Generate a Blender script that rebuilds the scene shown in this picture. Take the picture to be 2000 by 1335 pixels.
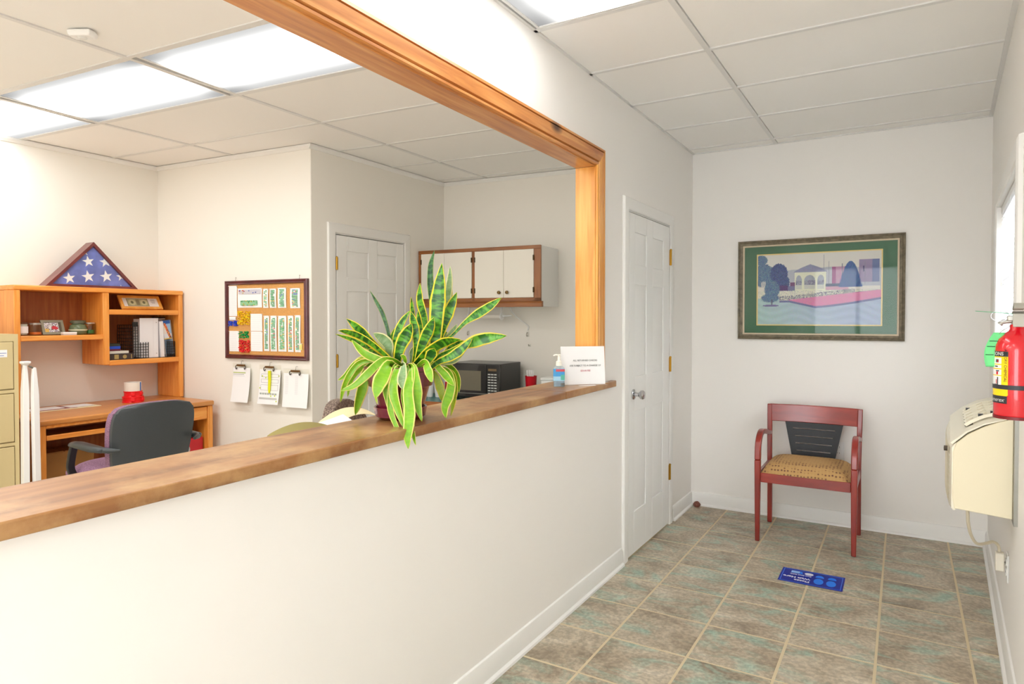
import bpy, bmesh, math, random
from mathutils import Vector, Matrix
random.seed(11)
for o in list(bpy.data.objects): bpy.data.objects.remove(o, do_unlink=True)
scene = bpy.context.scene
COL = scene.collection
R = math.radians

# ------------------------------------------------------------------ camera
cam_data = bpy.data.cameras.new('camera')
cam_data.sensor_width = 36.0
cam_data.lens = 36.0 * 1277.95 / 2000.0
cam_data.shift_y = -21.7 / 2000.0
cam_data.clip_start = 0.02
cam = bpy.data.objects.new('camera', cam_data)
COL.objects.link(cam)
cam.location = (0, 0, 1.41)
cam.rotation_euler = (R(90 - 1.071), 0, R(30.882))
scene.camera = cam

# ------------------------------------------------------------------ world, light levels, exposure
world = bpy.data.worlds.new('overcast_daylight')
scene.world = world
world.use_nodes = True
bg = world.node_tree.nodes['Background']
bg.inputs[0].default_value = (0.93, 0.965, 1.0, 1)
bg.inputs[1].default_value = 4.6
LAMP = 6.4            # brightness of the fluorescent ceiling panels
vs = scene.view_settings
vs.view_transform = 'Standard'
vs.look = 'None'
vs.gamma = 1.0
vs.use_curve_mapping = False
vs.exposure = 0.93
scene.cycles.max_bounces = 6
scene.cycles.diffuse_bounces = 5
scene.cycles.glossy_bounces = 2
scene.cycles.transmission_bounces = 4
scene.cycles.use_light_tree = False
scene.cycles.use_adaptive_sampling = True
scene.cycles.adaptive_threshold = 0.05
scene.cycles.transparent_max_bounces = 12
scene.cycles.sample_clamp_indirect = 6.0

# ------------------------------------------------------------------ colours and materials
def lin(c):
    out = []
    for v in c[:3]:
        v = v / 255.0
        out.append(v / 12.92 if v <= 0.04045 else ((v + 0.055) / 1.055) ** 2.4)
    return (out[0], out[1], out[2], 1.0)

MATS = {}
def base_mat(name):
    m = bpy.data.materials.new(name)
    m.use_nodes = True
    nt = m.node_tree
    b = nt.nodes['Principled BSDF']
    MATS[name] = m
    return m, nt, b

def nd(nt, kind, **kw):
    n = nt.nodes.new(kind)
    for k, v in kw.items():
        if k.startswith('i_'):
            n.inputs[k[2:].replace('_', ' ')].default_value = v
        else:
            setattr(n, k, v)
    return n

def ramp(nt, fac, stops):
    r = nt.nodes.new('ShaderNodeValToRGB')
    cr = r.color_ramp
    while len(cr.elements) > 1: cr.elements.remove(cr.elements[-1])
    cr.elements[0].position = stops[0][0]; cr.elements[0].color = lin(stops[0][1])
    for p, c in stops[1:]:
        e = cr.elements.new(p); e.color = lin(c)
    nt.links.new(fac, r.inputs[0])
    return r.outputs[0]

def bump(nt, b, height, strength, dist=0.002):
    n = nd(nt, 'ShaderNodeBump')
    n.inputs['Strength'].default_value = strength
    n.inputs['Distance'].default_value = dist
    nt.links.new(height, n.inputs['Height'])
    nt.links.new(n.outputs[0], b.inputs['Normal'])

def coords(nt, scale=(1, 1, 1), rot=(0, 0, 0), rnd=False, out='Object'):
    tc = nd(nt, 'ShaderNodeTexCoord')
    mp = nd(nt, 'ShaderNodeMapping')
    mp.inputs['Scale'].default_value = scale
    mp.inputs['Rotation'].default_value = rot
    nt.links.new(tc.outputs[out], mp.inputs[0])
    if rnd:
        oi = nd(nt, 'ShaderNodeObjectInfo')
        mu = nd(nt, 'ShaderNodeMath', operation='MULTIPLY'); mu.inputs[1].default_value = 37.0
        nt.links.new(oi.outputs['Random'], mu.inputs[0])
        nt.links.new(mu.outputs[0], mp.inputs['Location'])
    return mp.outputs[0]

def M(name, col, rough=0.5, metal=0.0, var=0.0, vscale=6.0, bscale=0, bstr=0.0, coat=0.0, spec=0.5, alpha=None, sheen=0.0):
    """plain material with optional faint mottling and fine relief"""
    if name in MATS: return MATS[name]
    m, nt, b = base_mat(name)
    b.inputs['Base Color'].default_value = lin(col)
    b.inputs['Roughness'].default_value = rough
    b.inputs['Metallic'].default_value = metal
    b.inputs['Specular IOR Level'].default_value = spec
    b.inputs['Coat Weight'].default_value = coat
    if sheen: b.inputs['Sheen Weight'].default_value = sheen
    if var:
        v = coords(nt)
        n = nd(nt, 'ShaderNodeTexNoise'); n.inputs['Scale'].default_value = vscale; n.inputs['Detail'].default_value = 4
        nt.links.new(v, n.inputs['Vector'])
        lo = [max(0, c * (1 - var)) for c in col]; hi = [min(255, c * (1 + var)) for c in col]
        nt.links.new(ramp(nt, n.outputs[0], [(0.3, lo), (0.7, hi)]), b.inputs['Base Color'])
    if bscale:
        v = coords(nt)
        n = nd(nt, 'ShaderNodeTexNoise'); n.inputs['Scale'].default_value = bscale; n.inputs['Detail'].default_value = 3
        nt.links.new(v, n.inputs['Vector'])
        bump(nt, b, n.outputs[0], bstr)
    return m

def WOOD(name, dark, mid, light, grain=(1, 12, 12), scale=3.0, rough=0.35, knots=0.0, coat=0.2, worn=None):
    """stained wood: noise stretched along the grain"""
    if name in MATS: return MATS[name]
    m, nt, b = base_mat(name)
    v = coords(nt, grain)
    n = nd(nt, 'ShaderNodeTexNoise'); n.inputs['Scale'].default_value = scale; n.inputs['Detail'].default_value = 6; n.inputs['Distortion'].default_value = 0.6
    nt.links.new(v, n.inputs['Vector'])
    c = ramp(nt, n.outputs[0], [(0.25, dark), (0.5, mid), (0.75, light)])
    n2 = nd(nt, 'ShaderNodeTexNoise'); n2.inputs['Scale'].default_value = scale * 9; n2.inputs['Detail'].default_value = 2
    nt.links.new(v, n2.inputs['Vector'])
    if worn:
        v3 = coords(nt, (1, 1, 1))
        n3 = nd(nt, 'ShaderNodeTexNoise'); n3.inputs['Scale'].default_value = 3.2; n3.inputs['Detail'].default_value = 7; n3.inputs['Roughness'].default_value = 0.65
        nt.links.new(v3, n3.inputs['Vector'])
        fr = nd(nt, 'ShaderNodeMapRange'); fr.inputs[1].default_value = 0.46; fr.inputs[2].default_value = 0.66
        nt.links.new(n3.outputs[0], fr.inputs[0])
        mx = nd(nt, 'ShaderNodeMix', data_type='RGBA')
        nt.links.new(fr.outputs[0], mx.inputs[0]); nt.links.new(c, mx.inputs[6]); mx.inputs[7].default_value = lin(worn)
        c = mx.outputs[2]
    if knots:
        v4 = coords(nt, tuple(0.45 if g == min(grain) else 1.0 for g in grain))
        vo = nd(nt, 'ShaderNodeTexVoronoi'); vo.inputs['Scale'].default_value = knots
        nt.links.new(v4, vo.inputs['Vector'])
        fr = nd(nt, 'ShaderNodeMapRange'); fr.inputs[1].default_value = 0.10; fr.inputs[2].default_value = 0.17
        fr.inputs[3].default_value = 1.0; fr.inputs[4].default_value = 0.0
        nt.links.new(vo.outputs['Distance'], fr.inputs[0])
        mx = nd(nt, 'ShaderNodeMix', data_type='RGBA')
        nt.links.new(fr.outputs[0], mx.inputs[0]); nt.links.new(c, mx.inputs[6]); mx.inputs[7].default_value = lin((80, 42, 20))
        c = mx.outputs[2]
    nt.links.new(c, b.inputs['Base Color'])
    b.inputs['Roughness'].default_value = rough
    b.inputs['Coat Weight'].default_value = coat
    b.inputs['Coat Roughness'].default_value = 0.25
    bump(nt, b, n2.outputs[0], 0.08, 0.001)
    return m

def GLASS(name, tint=(255, 255, 255), gloss=0.08, op=0.0, refl=0.9):
    """thin pane: see-through with a mirror sheen (and, with op, a body colour)"""
    if name in MATS: return MATS[name]
    m = bpy.data.materials.new(name); m.use_nodes = True; MATS[name] = m
    nt = m.node_tree; nt.nodes.clear()
    out = nd(nt, 'ShaderNodeOutputMaterial')
    tr = nd(nt, 'ShaderNodeBsdfTransparent'); tr.inputs[0].default_value = lin(tint)
    gl = nd(nt, 'ShaderNodeBsdfGlossy'); gl.inputs['Roughness'].default_value = 0.03
    lw = nd(nt, 'ShaderNodeLayerWeight'); fr = nd(nt, 'ShaderNodeMath', operation='POWER'); fr.inputs[1].default_value = 4.0; nt.links.new(lw.outputs['Facing'], fr.inputs[0])
    mx = nd(nt, 'ShaderNodeMixShader')
    sc = nd(nt, 'ShaderNodeMath', operation='MULTIPLY_ADD'); sc.inputs[1].default_value = refl; sc.inputs[2].default_value = 0.03 * refl + gloss * 0.05
    nt.links.new(fr.outputs[0], sc.inputs[0]); nt.links.new(sc.outputs[0], mx.inputs[0])
    body = tr.outputs[0]
    if op:
        df = nd(nt, 'ShaderNodeBsdfDiffuse'); df.inputs[0].default_value = lin(tint)
        m2 = nd(nt, 'ShaderNodeMixShader'); m2.inputs[0].default_value = op
        nt.links.new(tr.outputs[0], m2.inputs[1]); nt.links.new(df.outputs[0], m2.inputs[2]); body = m2.outputs[0]
    nt.links.new(body, mx.inputs[1]); nt.links.new(gl.outputs[0], mx.inputs[2]); nt.links.new(mx.outputs[0], out.inputs[0])
    return m

def PRINT(name='print', rough=0.6):
    """flat print: colours stored on the faces"""
    if name in MATS: return MATS[name]
    m, nt, b = base_mat(name)
    a = nd(nt, 'ShaderNodeAttribute', attribute_name='Col')
    nt.links.new(a.outputs['Color'], b.inputs['Base Color'])
    b.inputs['Roughness'].default_value = rough
    return m

# ------------------------------------------------------------------ mesh building
class MB:
    def __init__(self): self.v = []; self.f = []; self.uv = {}; self.c = {}
    def add(self, vs, fs, col=None, uv=None):
        n = len(self.v); k = len(self.f)
        self.v += [tuple(p) for p in vs]
        for f in fs: self.f.append(tuple(i + n for i in f))
        if col is not None:
            for i in range(k, len(self.f)): self.c[i] = col
        if uv:
            for i, t in enumerate(uv): self.uv[n + i] = t
        return self
    def box(self, x0, x1, y0, y1, z0, z1, col=None):
        vs = [(x, y, z) for x in (x0, x1) for y in (y0, y1) for z in (z0, z1)]
        return self.add(vs, [(0,1,3,2),(4,6,7,5),(0,4,5,1),(2,3,7,6),(0,2,6,4),(1,5,7,3)], col)
    def prism(self, poly, axis, a, b, col=None):
        def pt(p, t): return {'x': (t, p[0], p[1]), 'y': (p[0], t, p[1]), 'z': (p[0], p[1], t)}[axis]
        n = len(poly)
        vs = [pt(p, a) for p in poly] + [pt(p, b) for p in poly]
        fs = [tuple(range(n)), tuple(range(2*n-1, n-1, -1))] + [(i, (i+1) % n, (i+1) % n + n, i + n) for i in range(n)]
        return self.add(vs, fs, col)
    def flat(self, poly, axis, a, col=None):
        def pt(p, t): return {'x': (t, p[0], p[1]), 'y': (p[0], t, p[1]), 'z': (p[0], p[1], t)}[axis]
        return self.add([pt(p, a) for p in poly], [tuple(range(len(poly)))], col)
    def rings(self, rs, closed=True, cap=True, col=None):
        n = len(rs[0]); vs = [p for r in rs for p in r]; fs = []
        for i in range(len(rs)-1):
            for j in range(n if closed else n-1):
                k = (j+1) % n
                fs.append((i*n+j, i*n+k, (i+1)*n+k, (i+1)*n+j))
        if cap: fs += [tuple(range(n)), tuple(range(len(vs)-1, len(vs)-n-1, -1))]
        return self.add(vs, fs, col)
    def lathe(self, prof, seg=24, c=(0, 0, 0), axis='z', col=None):
        rs = []
        for r, z in prof:
            ring = []
            for i in range(seg):
                a = 2*math.pi*i/seg; p = (r*math.cos(a), r*math.sin(a))
                q = {'z': (p[0], p[1], z), 'y': (p[0], z, p[1]), 'x': (z, p[0], p[1])}[axis]
                ring.append((q[0]+c[0], q[1]+c[1], q[2]+c[2]))
            rs.append(ring)
        return self.rings(rs, True, True, col)
    def tube(self, path, r, seg=8, col=None, cap=True):
        P = [Vector(p) for p in path]; n = len(P); rs = []
        t0 = (P[1]-P[0]).normalized(); up = Vector((0, 0, 1)) if abs(t0.z) < 0.9 else Vector((1, 0, 0))
        u = t0.cross(up).normalized()
        for i in range(n):
            t = (P[min(i+1, n-1)] - P[max(i-1, 0)]).normalized()
            u = (u - t*u.dot(t)).normalized(); w = t.cross(u)
            rr = r[i] if isinstance(r, (list, tuple)) else r
            rs.append([tuple(P[i] + (u*math.cos(2*math.pi*j/seg) + w*math.sin(2*math.pi*j/seg))*rr) for j in range(seg)])
        return self.rings(rs, True, cap, col)
    def sweep(self, path, w, d, side=(1, 0, 0), col=None):
        """bar of rectangular section: w along side, d across"""
        P = [Vector(p) for p in path]; n = len(P); s0 = Vector(side).normalized(); rs = []
        for i in range(n):
            t = (P[min(i+1, n-1)] - P[max(i-1, 0)]).normalized()
            s = (s0 - t*s0.dot(t)).normalized(); q = t.cross(s)
            ww = w[i] if isinstance(w, (list, tuple)) else w
            dd = d[i] if isinstance(d, (list, tuple)) else d
            rs.append([tuple(P[i] + s*(a*ww/2) + q*(b*dd/2)) for a, b in ((-1,-1),(1,-1),(1,1),(-1,1))])
        return self.rings(rs, True, True, col)
    def frame(self, x0, x1, z0, z1, prof, col=None):
        """mitred rectangular frame in the xz plane; prof = (inset, y) outline, closed"""
        rs = [[(x0+i, y, z0+i), (x1-i, y, z0+i), (x1-i, y, z1-i), (x0+i, y, z1-i)] for i, y in prof]
        rs.append(rs[0])
        return self.rings(rs, True, False, col)
    def grid(self, fn, nu, nv, col=None):
        vs = []; uv = []
        for i in range(nu+1):
            for j in range(nv+1):
                vs.append(fn(i/nu, j/nv)); uv.append((i/nu, j/nv))
        fs = [(i*(nv+1)+j, (i+1)*(nv+1)+j, (i+1)*(nv+1)+j+1, i*(nv+1)+j+1) for i in range(nu) for j in range(nv)]
        return self.add(vs, fs, col, uv)
    def mesh(self, name, smooth=35):
        me = bpy.data.meshes.new(name)
        me.from_pydata(self.v, [], self.f)
        bm = bmesh.new(); bm.from_mesh(me)
        bmesh.ops.recalc_face_normals(bm, faces=bm.faces)
        bm.to_mesh(me); bm.free()
        if self.uv:
            l = me.uv_layers.new(name='UVMap')
            for lp in me.loops: l.data[lp.index].uv = self.uv.get(lp.vertex_index, (0, 0))
        if self.c:
            a = me.color_attributes.new('Col', 'FLOAT_COLOR', 'CORNER')
            for p in me.polygons:
                c = lin(self.c.get(p.index, (255, 255, 255)))
                for li in p.loop_indices: a.data[li].color = c
        if smooth:
            me.polygons.foreach_set('use_smooth', [True]*len(me.polygons))
            me.set_sharp_from_angle(angle=R(smooth))
        me.update()
        return me

def obj(name, mb, mat, parent=None, bevel=0, smooth=35, loc=(0, 0, 0), rot=(0, 0, 0), seg=2, label=None, kind=None):
    me = mb if isinstance(mb, bpy.types.Mesh) else mb.mesh(name, smooth)
    if not me.materials: me.materials.append(mat)
    o = bpy.data.objects.new(name, me); COL.objects.link(o)
    o.parent = parent; o.location = loc; o.rotation_euler = rot
    if bevel:
        b = o.modifiers.new('bevel', 'BEVEL'); b.width = bevel; b.segments = seg; b.limit_method = 'ANGLE'; b.angle_limit = R(40)
    if label: o['label'] = label
    if kind: o['kind'] = kind
    return o

def tag(o, label, cat, group=None):
    o['label'] = label; o['category'] = cat
    if group: o['group'] = group
    return o

def thing(name, label, cat, loc=(0, 0, 0), rz=0.0, group=None, rot=None):
    o = bpy.data.objects.new(name, None); COL.objects.link(o)
    o.empty_display_size = 0.05
    o.location = loc; o.rotation_euler = rot if rot else (0, 0, rz)
    return tag(o, label, cat, group)

def struct(name, mb, mat, **kw):
    o = obj(name, mb, mat, **kw); o['kind'] = 'structure'; return o

def sroot(name, loc=(0, 0, 0), rz=0.0):
    o = bpy.data.objects.new(name, None); COL.objects.link(o)
    o.location = loc; o.rotation_euler = (0, 0, rz); o['kind'] = 'structure'
    return o

def text(name, s, size, mat, parent, loc, rot, align='CENTER', weight=0.0, shear=0.0, sx=1.0):
    cu = bpy.data.curves.new('lettering', 'FONT'); cu.body = s; cu.size = size; cu.align_x = align; cu.align_y = 'CENTER'
    cu.offset = weight; cu.shear = shear; cu.extrude = 0.0002; cu.resolution_u = 3
    t = bpy.data.objects.new('lettering', cu); COL.objects.link(t)
    me = bpy.data.meshes.new_from_object(t.evaluated_get(bpy.context.evaluated_depsgraph_get()))
    bpy.data.objects.remove(t); bpy.data.curves.remove(cu)
    me.materials.clear(); me.materials.append(mat)
    o = bpy.data.objects.new(name, me); COL.objects.link(o)
    o.parent = parent; o.location = loc; o.rotation_euler = rot; o.scale = (sx, 1, 1)
    return o

def clip(poly, a, b, c):
    """keep the part of a convex polygon where a*x + b*y <= c"""
    out = []
    for i in range(len(poly)):
        p, q = poly[i], poly[(i+1) % len(poly)]
        dp = a*p[0]+b*p[1]-c; dq = a*q[0]+b*q[1]-c
        if dp <= 0: out.append(p)
        if (dp < 0 < dq) or (dq < 0 < dp):
            t = dp/(dp-dq); out.append((p[0]+t*(q[0]-p[0]), p[1]+t*(q[1]-p[1])))
    return out

def area(poly):
    return abs(sum(poly[i][0]*poly[(i+1) % len(poly)][1]-poly[(i+1) % len(poly)][0]*poly[i][1] for i in range(len(poly))))/2 if len(poly) > 2 else 0

def spline(pts, n):
    """smooth points through pts (Catmull-Rom)"""
    P = [Vector(p) for p in pts]; P = [P[0]*2-P[1]] + P + [P[-1]*2-P[-2]]; out = []; segs = len(P)-3
    for k in range(n+1):
        t = k/n*segs; i = min(int(t), segs-1); t -= i
        a, b, c, d = P[i:i+4]
        out.append(0.5*((2*b) + (c-a)*t + (2*a-5*b+4*c-d)*t*t + (3*b-a-3*c+d)*t**3))
    return out

# ------------------------------------------------------------------ shared materials
WALL = M('painted_wall', (244, 241, 236), 0.55)
WALLO = M('office_wall_paint', (243, 239, 230), 0.55)
TRIMW = M('white_trim_paint', (240, 239, 235), 0.35)
DOORW = M('white_door_paint', (241, 241, 238), 0.35)
PANEL = M('ceiling_tile_face', (246, 244, 240), 0.9, bscale=160, bstr=0.12)
TEE = M('ceiling_tee_enamel', (226, 225, 222), 0.4)
VOID = M('ceiling_void', (70, 66, 60), 0.9)
PINE = WOOD('stained_pine_across', (176, 104, 46), (208, 138, 72), (230, 172, 106), grain=(14, 0.9, 14), scale=2.6, rough=0.3, knots=4.6, coat=0.4)
PINEV = WOOD('stained_pine_upright', (210, 132, 46), (234, 162, 70), (246, 188, 98), grain=(12, 12, 0.9), scale=2.6, rough=0.3, knots=4.0, coat=0.4)
LEDGE = WOOD('worn_brown_ledge', (104, 64, 32), (148, 98, 53), (174, 124, 72), grain=(9, 0.7, 9), scale=2.4, rough=0.33, coat=0.25, worn=(194, 154, 102))
OAK = WOOD('honey_oak', (222, 132, 46), (240, 156, 66), (250, 178, 92), grain=(9, 0.8, 9), scale=4, rough=0.4)
OAKV = WOOD('honey_oak_upright', (220, 132, 44), (238, 154, 64), (250, 176, 90), grain=(9, 9, 0.8), scale=4, rough=0.4)
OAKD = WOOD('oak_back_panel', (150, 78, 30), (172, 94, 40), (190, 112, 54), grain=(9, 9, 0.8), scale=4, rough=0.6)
WHITE = M('white_plastic', (242, 242, 240), 0.35)
PAPER = M('white_paper', (246, 246, 246), 0.8)
BLACK = M('black_plastic', (28, 28, 30), 0.4)
BRASS = M('brass', (196, 152, 60), 0.3, metal=1.0)
CHROME = M('brushed_chrome', (200, 200, 202), 0.22, metal=1.0)
STEEL = M('dull_steel', (150, 148, 140), 0.4, metal=1.0)
PRT = PRINT()

# ================================================================== THE SETTING
T5 = math.tan(R(5.007)); T2 = math.tan(R(-2.769))
XL, XB = -1.376, -1.476          # room face and office face of the dividing wall
YB, ZC, ZO = 4.959, 2.646, 2.598 # waiting-room end wall, its ceiling, the office ceiling
XR = 0.459                       # right wall at the end corner
XO, XC = -5.049, -3.481          # office left wall, closet side wall
YF = -1.6                        # wall behind the camera
RW_LOC = (XR, YB, 0); RW_ROT = R(-92.769)   # frame of the right wall: x along it towards the camera, -y into the room
def xr(y): return XR + T2*(YB - y)
def cork(x): return 3.144 + T5*(x - XC)
def oback(x): return 4.650 + T5*(x - XC)
def zl(y): return 1.056 + 0.006*(y - 0.5)        # top of the ledge, a little out of level
def zs(y): return 2.197 + 0.008*(3.13 - y)       # underside of the opening

mb = MB()
mb.prism([(-0.6, 0), (3.13, 0), (3.13, zl(3.13)-0.036), (-0.6, zl(-0.6)-0.036)], 'x', XB, XL)
mb.prism([(-0.6, zs(-0.6)+0.02), (3.15, zs(3.15)+0.02), (3.15, 2.72), (-0.6, 2.72)], 'x', XB, XL)
for a, b, z0 in ((YF, -0.6, 0), (3.15, 3.585, 0), (3.585, 4.398, 2.056), (4.398, YB+0.1, 0)):
    mb.box(XB, XL, a, b, z0, 2.72)
mb.box(XB, XL, 3.13, 3.15, 0, zl(3.13)-0.036)
struct('wall_divider', mb, WALL)
struct('wall_back', MB().box(XL, XR+0.25, YB, YB+0.1, 0, 2.72), WALL)
mb = MB()
FX0, FX1, FZ1 = -1.28, 0.06, 2.25          # unseen glazed entrance, added to let daylight in from behind the viewer
for a, b, z0, z1 in ((XO-0.1, FX0, 0, 2.72), (FX1, 0.3, 0, 2.72), (FX0, FX1, FZ1, 2.72)):
    mb.box(a, b, YF-0.1, YF, z0, z1)
struct('wall_front', mb, WALL)
gd = sroot('added_entrance')
mb = MB(); mb.frame(FX0, FX1, 0, FZ1, [(0, YF-0.08), (0, YF-0.02), (0.06, YF-0.02), (0.06, YF-0.08)])
mb.box((FX0+FX1)/2-0.03, (FX0+FX1)/2+0.03, YF-0.08, YF-0.02, 0.06, FZ1-0.06)
obj('added_entrance_frame', mb, M('bronze_aluminium', (120, 112, 100), 0.4, metal=0.6), gd, smooth=0)
for a, b in ((FX0+0.06, (FX0+FX1)/2-0.03), ((FX0+FX1)/2+0.03, FX1-0.06)):
    obj('pane', MB().box(a, b, YF-0.052, YF-0.048, 0.06, FZ1-0.06), GLASS('window_glass'), gd, smooth=0)
mb = MB()
WU0, WU1, WZ0, WZ1 = 0.74, 1.93, 1.27, 1.985       # window opening along the right wall
for a, b, z0, z1 in ((-0.1, WU0, 0, 2.72), (WU1, 6.75, 0, 2.72), (WU0, WU1, 0, WZ0), (WU0, WU1, WZ1, 2.72)):
    mb.box(a, b, 0, 0.12, z0, z1)
struct('wall_right', mb, WALL, loc=RW_LOC, rot=(0, 0, RW_ROT))
struct('wall_office_left', MB().box(XO-0.1, XO, YF, 3.1, 0, 2.68), WALLO)
struct('wall_office_end', MB().prism([(XO-0.1, cork(XO-0.1)), (XC-0.004, cork(XC)), (XC-0.004, cork(XC)+0.1), (XO-0.1, cork(XO-0.1)+0.1)], 'z', 0, 2.68), WALLO)
mb = MB()
for a, b, z0 in ((3.146, 3.345, 0), (3.345, 4.118, 2.036), (4.118, 4.65, 0)):
    mb.box(XC-0.1, XC, a, b, z0, 2.68)
struct('wall_closet', mb, WALLO)
struct('wall_office_back', MB().prism([(XC-0.1, oback(XC-0.1)), (XB, oback(XB)), (XB, oback(XB)+0.1), (XC-0.1, oback(XC-0.1)+0.1)], 'z', 0, 2.68), WALLO)

mb = MB(); mb.box(-4.55, -4.45, cork(-4.5)+0.1, 4.70, 0, 2.68).prism([(-4.55, oback(-4.55)), (XC-0.1, oback(XC-0.1)), (XC-0.1, oback(XC-0.1)+0.1), (-4.55, oback(-4.55)+0.1)], 'z', 0, 2.68)
struct('wall_closet_inner', mb, WALLO)  # unseen closet walls, added to stop daylight leaking over the door

# ---- floors
GROUT = M('sand_grout', (216, 200, 166), 0.8, bscale=120, bstr=0.3)
floor = struct('floor', MB().prism([(XL-0.1, YF), (xr(YF)+0.05, YF), (xr(YB+0.1)+0.05, YB+0.1), (XL-0.1, YB+0.1)], 'z', -0.06, -0.0012), GROUT)
struct('floor_office', MB().box(XO-0.1, XB, YF, 4.99, -0.06, -0.002), M('office_vinyl', (214, 207, 192), 0.5, var=0.05))
m, nt, b = base_mat('slate_look_tile')
v = coords(nt, (1, 1, 1), rnd=True)
n1 = nd(nt, 'ShaderNodeTexNoise'); n1.inputs['Scale'].default_value = 3.4; n1.inputs['Detail'].default_value = 9; n1.inputs['Roughness'].default_value = 0.66; n1.inputs['Distortion'].default_value = 0.8
v2 = coords(nt, (1.0, 1.3, 1), rnd=True)
nt.links.new(v2, n1.inputs['Vector'])
c1 = ramp(nt, n1.outputs[0], [(0.3, (138, 124, 104)), (0.45, (172, 157, 135)), (0.58, (194, 182, 160)), (0.72, (218, 208, 190))])
n2 = nd(nt, 'ShaderNodeTexNoise'); n2.inputs['Scale'].default_value = 4.5; n2.inputs['Detail'].default_value = 6; n2.inputs['Roughness'].default_value = 0.6; n2.inputs['Distortion'].default_value = 1.2
v3 = coords(nt, (0.8, 1.6, 1), rnd=True); nt.links.new(v3, n2.inputs['Vector'])
fr = nd(nt, 'ShaderNodeMapRange'); fr.inputs[1].default_value = 0.5; fr.inputs[2].default_value = 0.68; fr.inputs[4].default_value = 0.7
nt.links.new(n2.outputs[0], fr.inputs[0])
mx = nd(nt, 'ShaderNodeMix', data_type='RGBA'); nt.links.new(fr.outputs[0], mx.inputs[0]); nt.links.new(c1, mx.inputs[6]); mx.inputs[7].default_value = lin((152, 192, 176))
n3 = nd(nt, 'ShaderNodeTexNoise'); n3.inputs['Scale'].default_value = 60; n3.inputs['Detail'].default_value = 3
nt.links.new(v, n3.inputs['Vector'])
fr2 = nd(nt, 'ShaderNodeMapRange'); fr2.inputs[1].default_value = 0.4; fr2.inputs[2].default_value = 0.62; fr2.inputs[3].default_value = 0.80; fr2.inputs[4].default_value = 1.12
nt.links.new(n3.outputs[0], fr2.inputs[0])
mm = nd(nt, 'ShaderNodeMix', data_type='RGBA', blend_type='MULTIPLY'); mm.inputs[0].default_value = 1.0
nt.links.new(mx.outputs[2], mm.inputs[6]); nt.links.new(fr2.outputs[0], mm.inputs[7])
nt.links.new(mm.outputs[2], b.inputs['Base Color'])
b.inputs['Roughness'].default_value = 0.42
bump(nt, b, n1.outputs[0], 0.25, 0.002)
TILE = m
GS, GX, GY, GAP = 0.339, -1.102, 3.710, 0.0050
full_tile = None
k0, k1 = -15, 4
for i in range(-1, 5):
    for j in range(k0, k1):
        x0, y0 = GX + i*GS + GAP, GY + j*GS + GAP
        x1, y1 = x0 + GS - 2*GAP, y0 + GS - 2*GAP
        cx, cy = (x0+x1)/2, (y0+y1)/2
        poly = clip([(x0, y0), (x1, y0), (x1, y1), (x0, y1)], -1, 0, -(XL+0.002))
        poly = clip(poly, 1, T2, XR + T2*YB - 0.002)
        poly = clip(poly, 0, 1, YB-0.002); poly = clip(poly, 0, -1, -YF)
        if area(poly) < 0.0008: continue
        whole = area(poly) > 0.999*(GS-2*GAP)**2
        if whole and full_tile: me = full_tile
        else:
            me = MB().prism([(p[0]-cx, p[1]-cy) for p in poly], 'z', -0.008, 0.0).mesh('tile', 0)
            if whole: full_tile = me
        obj('tile', me, TILE, floor, bevel=0.0015, seg=1, loc=(cx, cy, random.uniform(-0.0006, 0.0006)))

# ---- suspended ceilings: slab above, lay-in panels and tee bars as parts
ceil = struct('ceiling', MB().prism([(XL-0.1, YF), (xr(YF)+0.1, YF), (xr(YB)+0.15, YB+0.1), (XL-0.1, YB+0.1)], 'z', 2.67, 2.73), VOID)
XM = -0.785; RY = [2.490 + 0.579*k for k in range(-7, 5)]
RY = [YF] + [y for y in RY if y > YF+0.1] + [YB]
def light_cell(y0, y1): return any(abs(y0-a) < 0.03 or abs(y1-bb) < 0.03 for a, bb in ((1.332, 2.490), (-0.984, 0.174)))
for a, bb in zip(RY[:-1], RY[1:]):
    for col in (0, 1):
        if col == 0 and light_cell(a, bb): continue
        g, e = 0.004, 0.0145
        poly = [(XL, a+e), (XM-g, a+e), (XM-g, bb-g), (XL, bb-g)] if col == 0 else [(XM+e, a+e), (xr(a)-0.002, a+e), (xr(bb)-0.002, bb-g), (XM+e, bb-g)]
        obj('ceiling_panel', MB().prism(poly, 'z', ZC+0.004, ZC+0.016), PANEL, ceil, smooth=0)
for y in RY[1:-1]:
    obj('tee_bar', MB().box(XL, XM-0.012, y-0.012, y+0.012, ZC-0.002, ZC+0.02), TEE, ceil, smooth=0)
    obj('tee_bar', MB().box(XM+0.012, xr(y)-0.004, y-0.012, y+0.012, ZC-0.002, ZC+0.02), TEE, ceil, smooth=0)
obj('main_tee', MB().box(XM-0.012, XM+0.012, YF, YB, ZC-0.003, ZC+0.022), TEE, ceil, smooth=0)
mb = MB(); mb.box(XL, XL+0.015, YF, YB, ZC-0.002, ZC+0.02).box(XL, xr(YB), YB-0.015, YB, ZC-0.002, ZC+0.02)
mb.prism([(xr(YF)-0.02, YF), (xr(YF), YF), (xr(YB), YB), (xr(YB)-0.02, YB)], 'z', ZC-0.003, ZC+0.02)
obj('wall_angle', mb, TEE, ceil, smooth=0)

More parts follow.
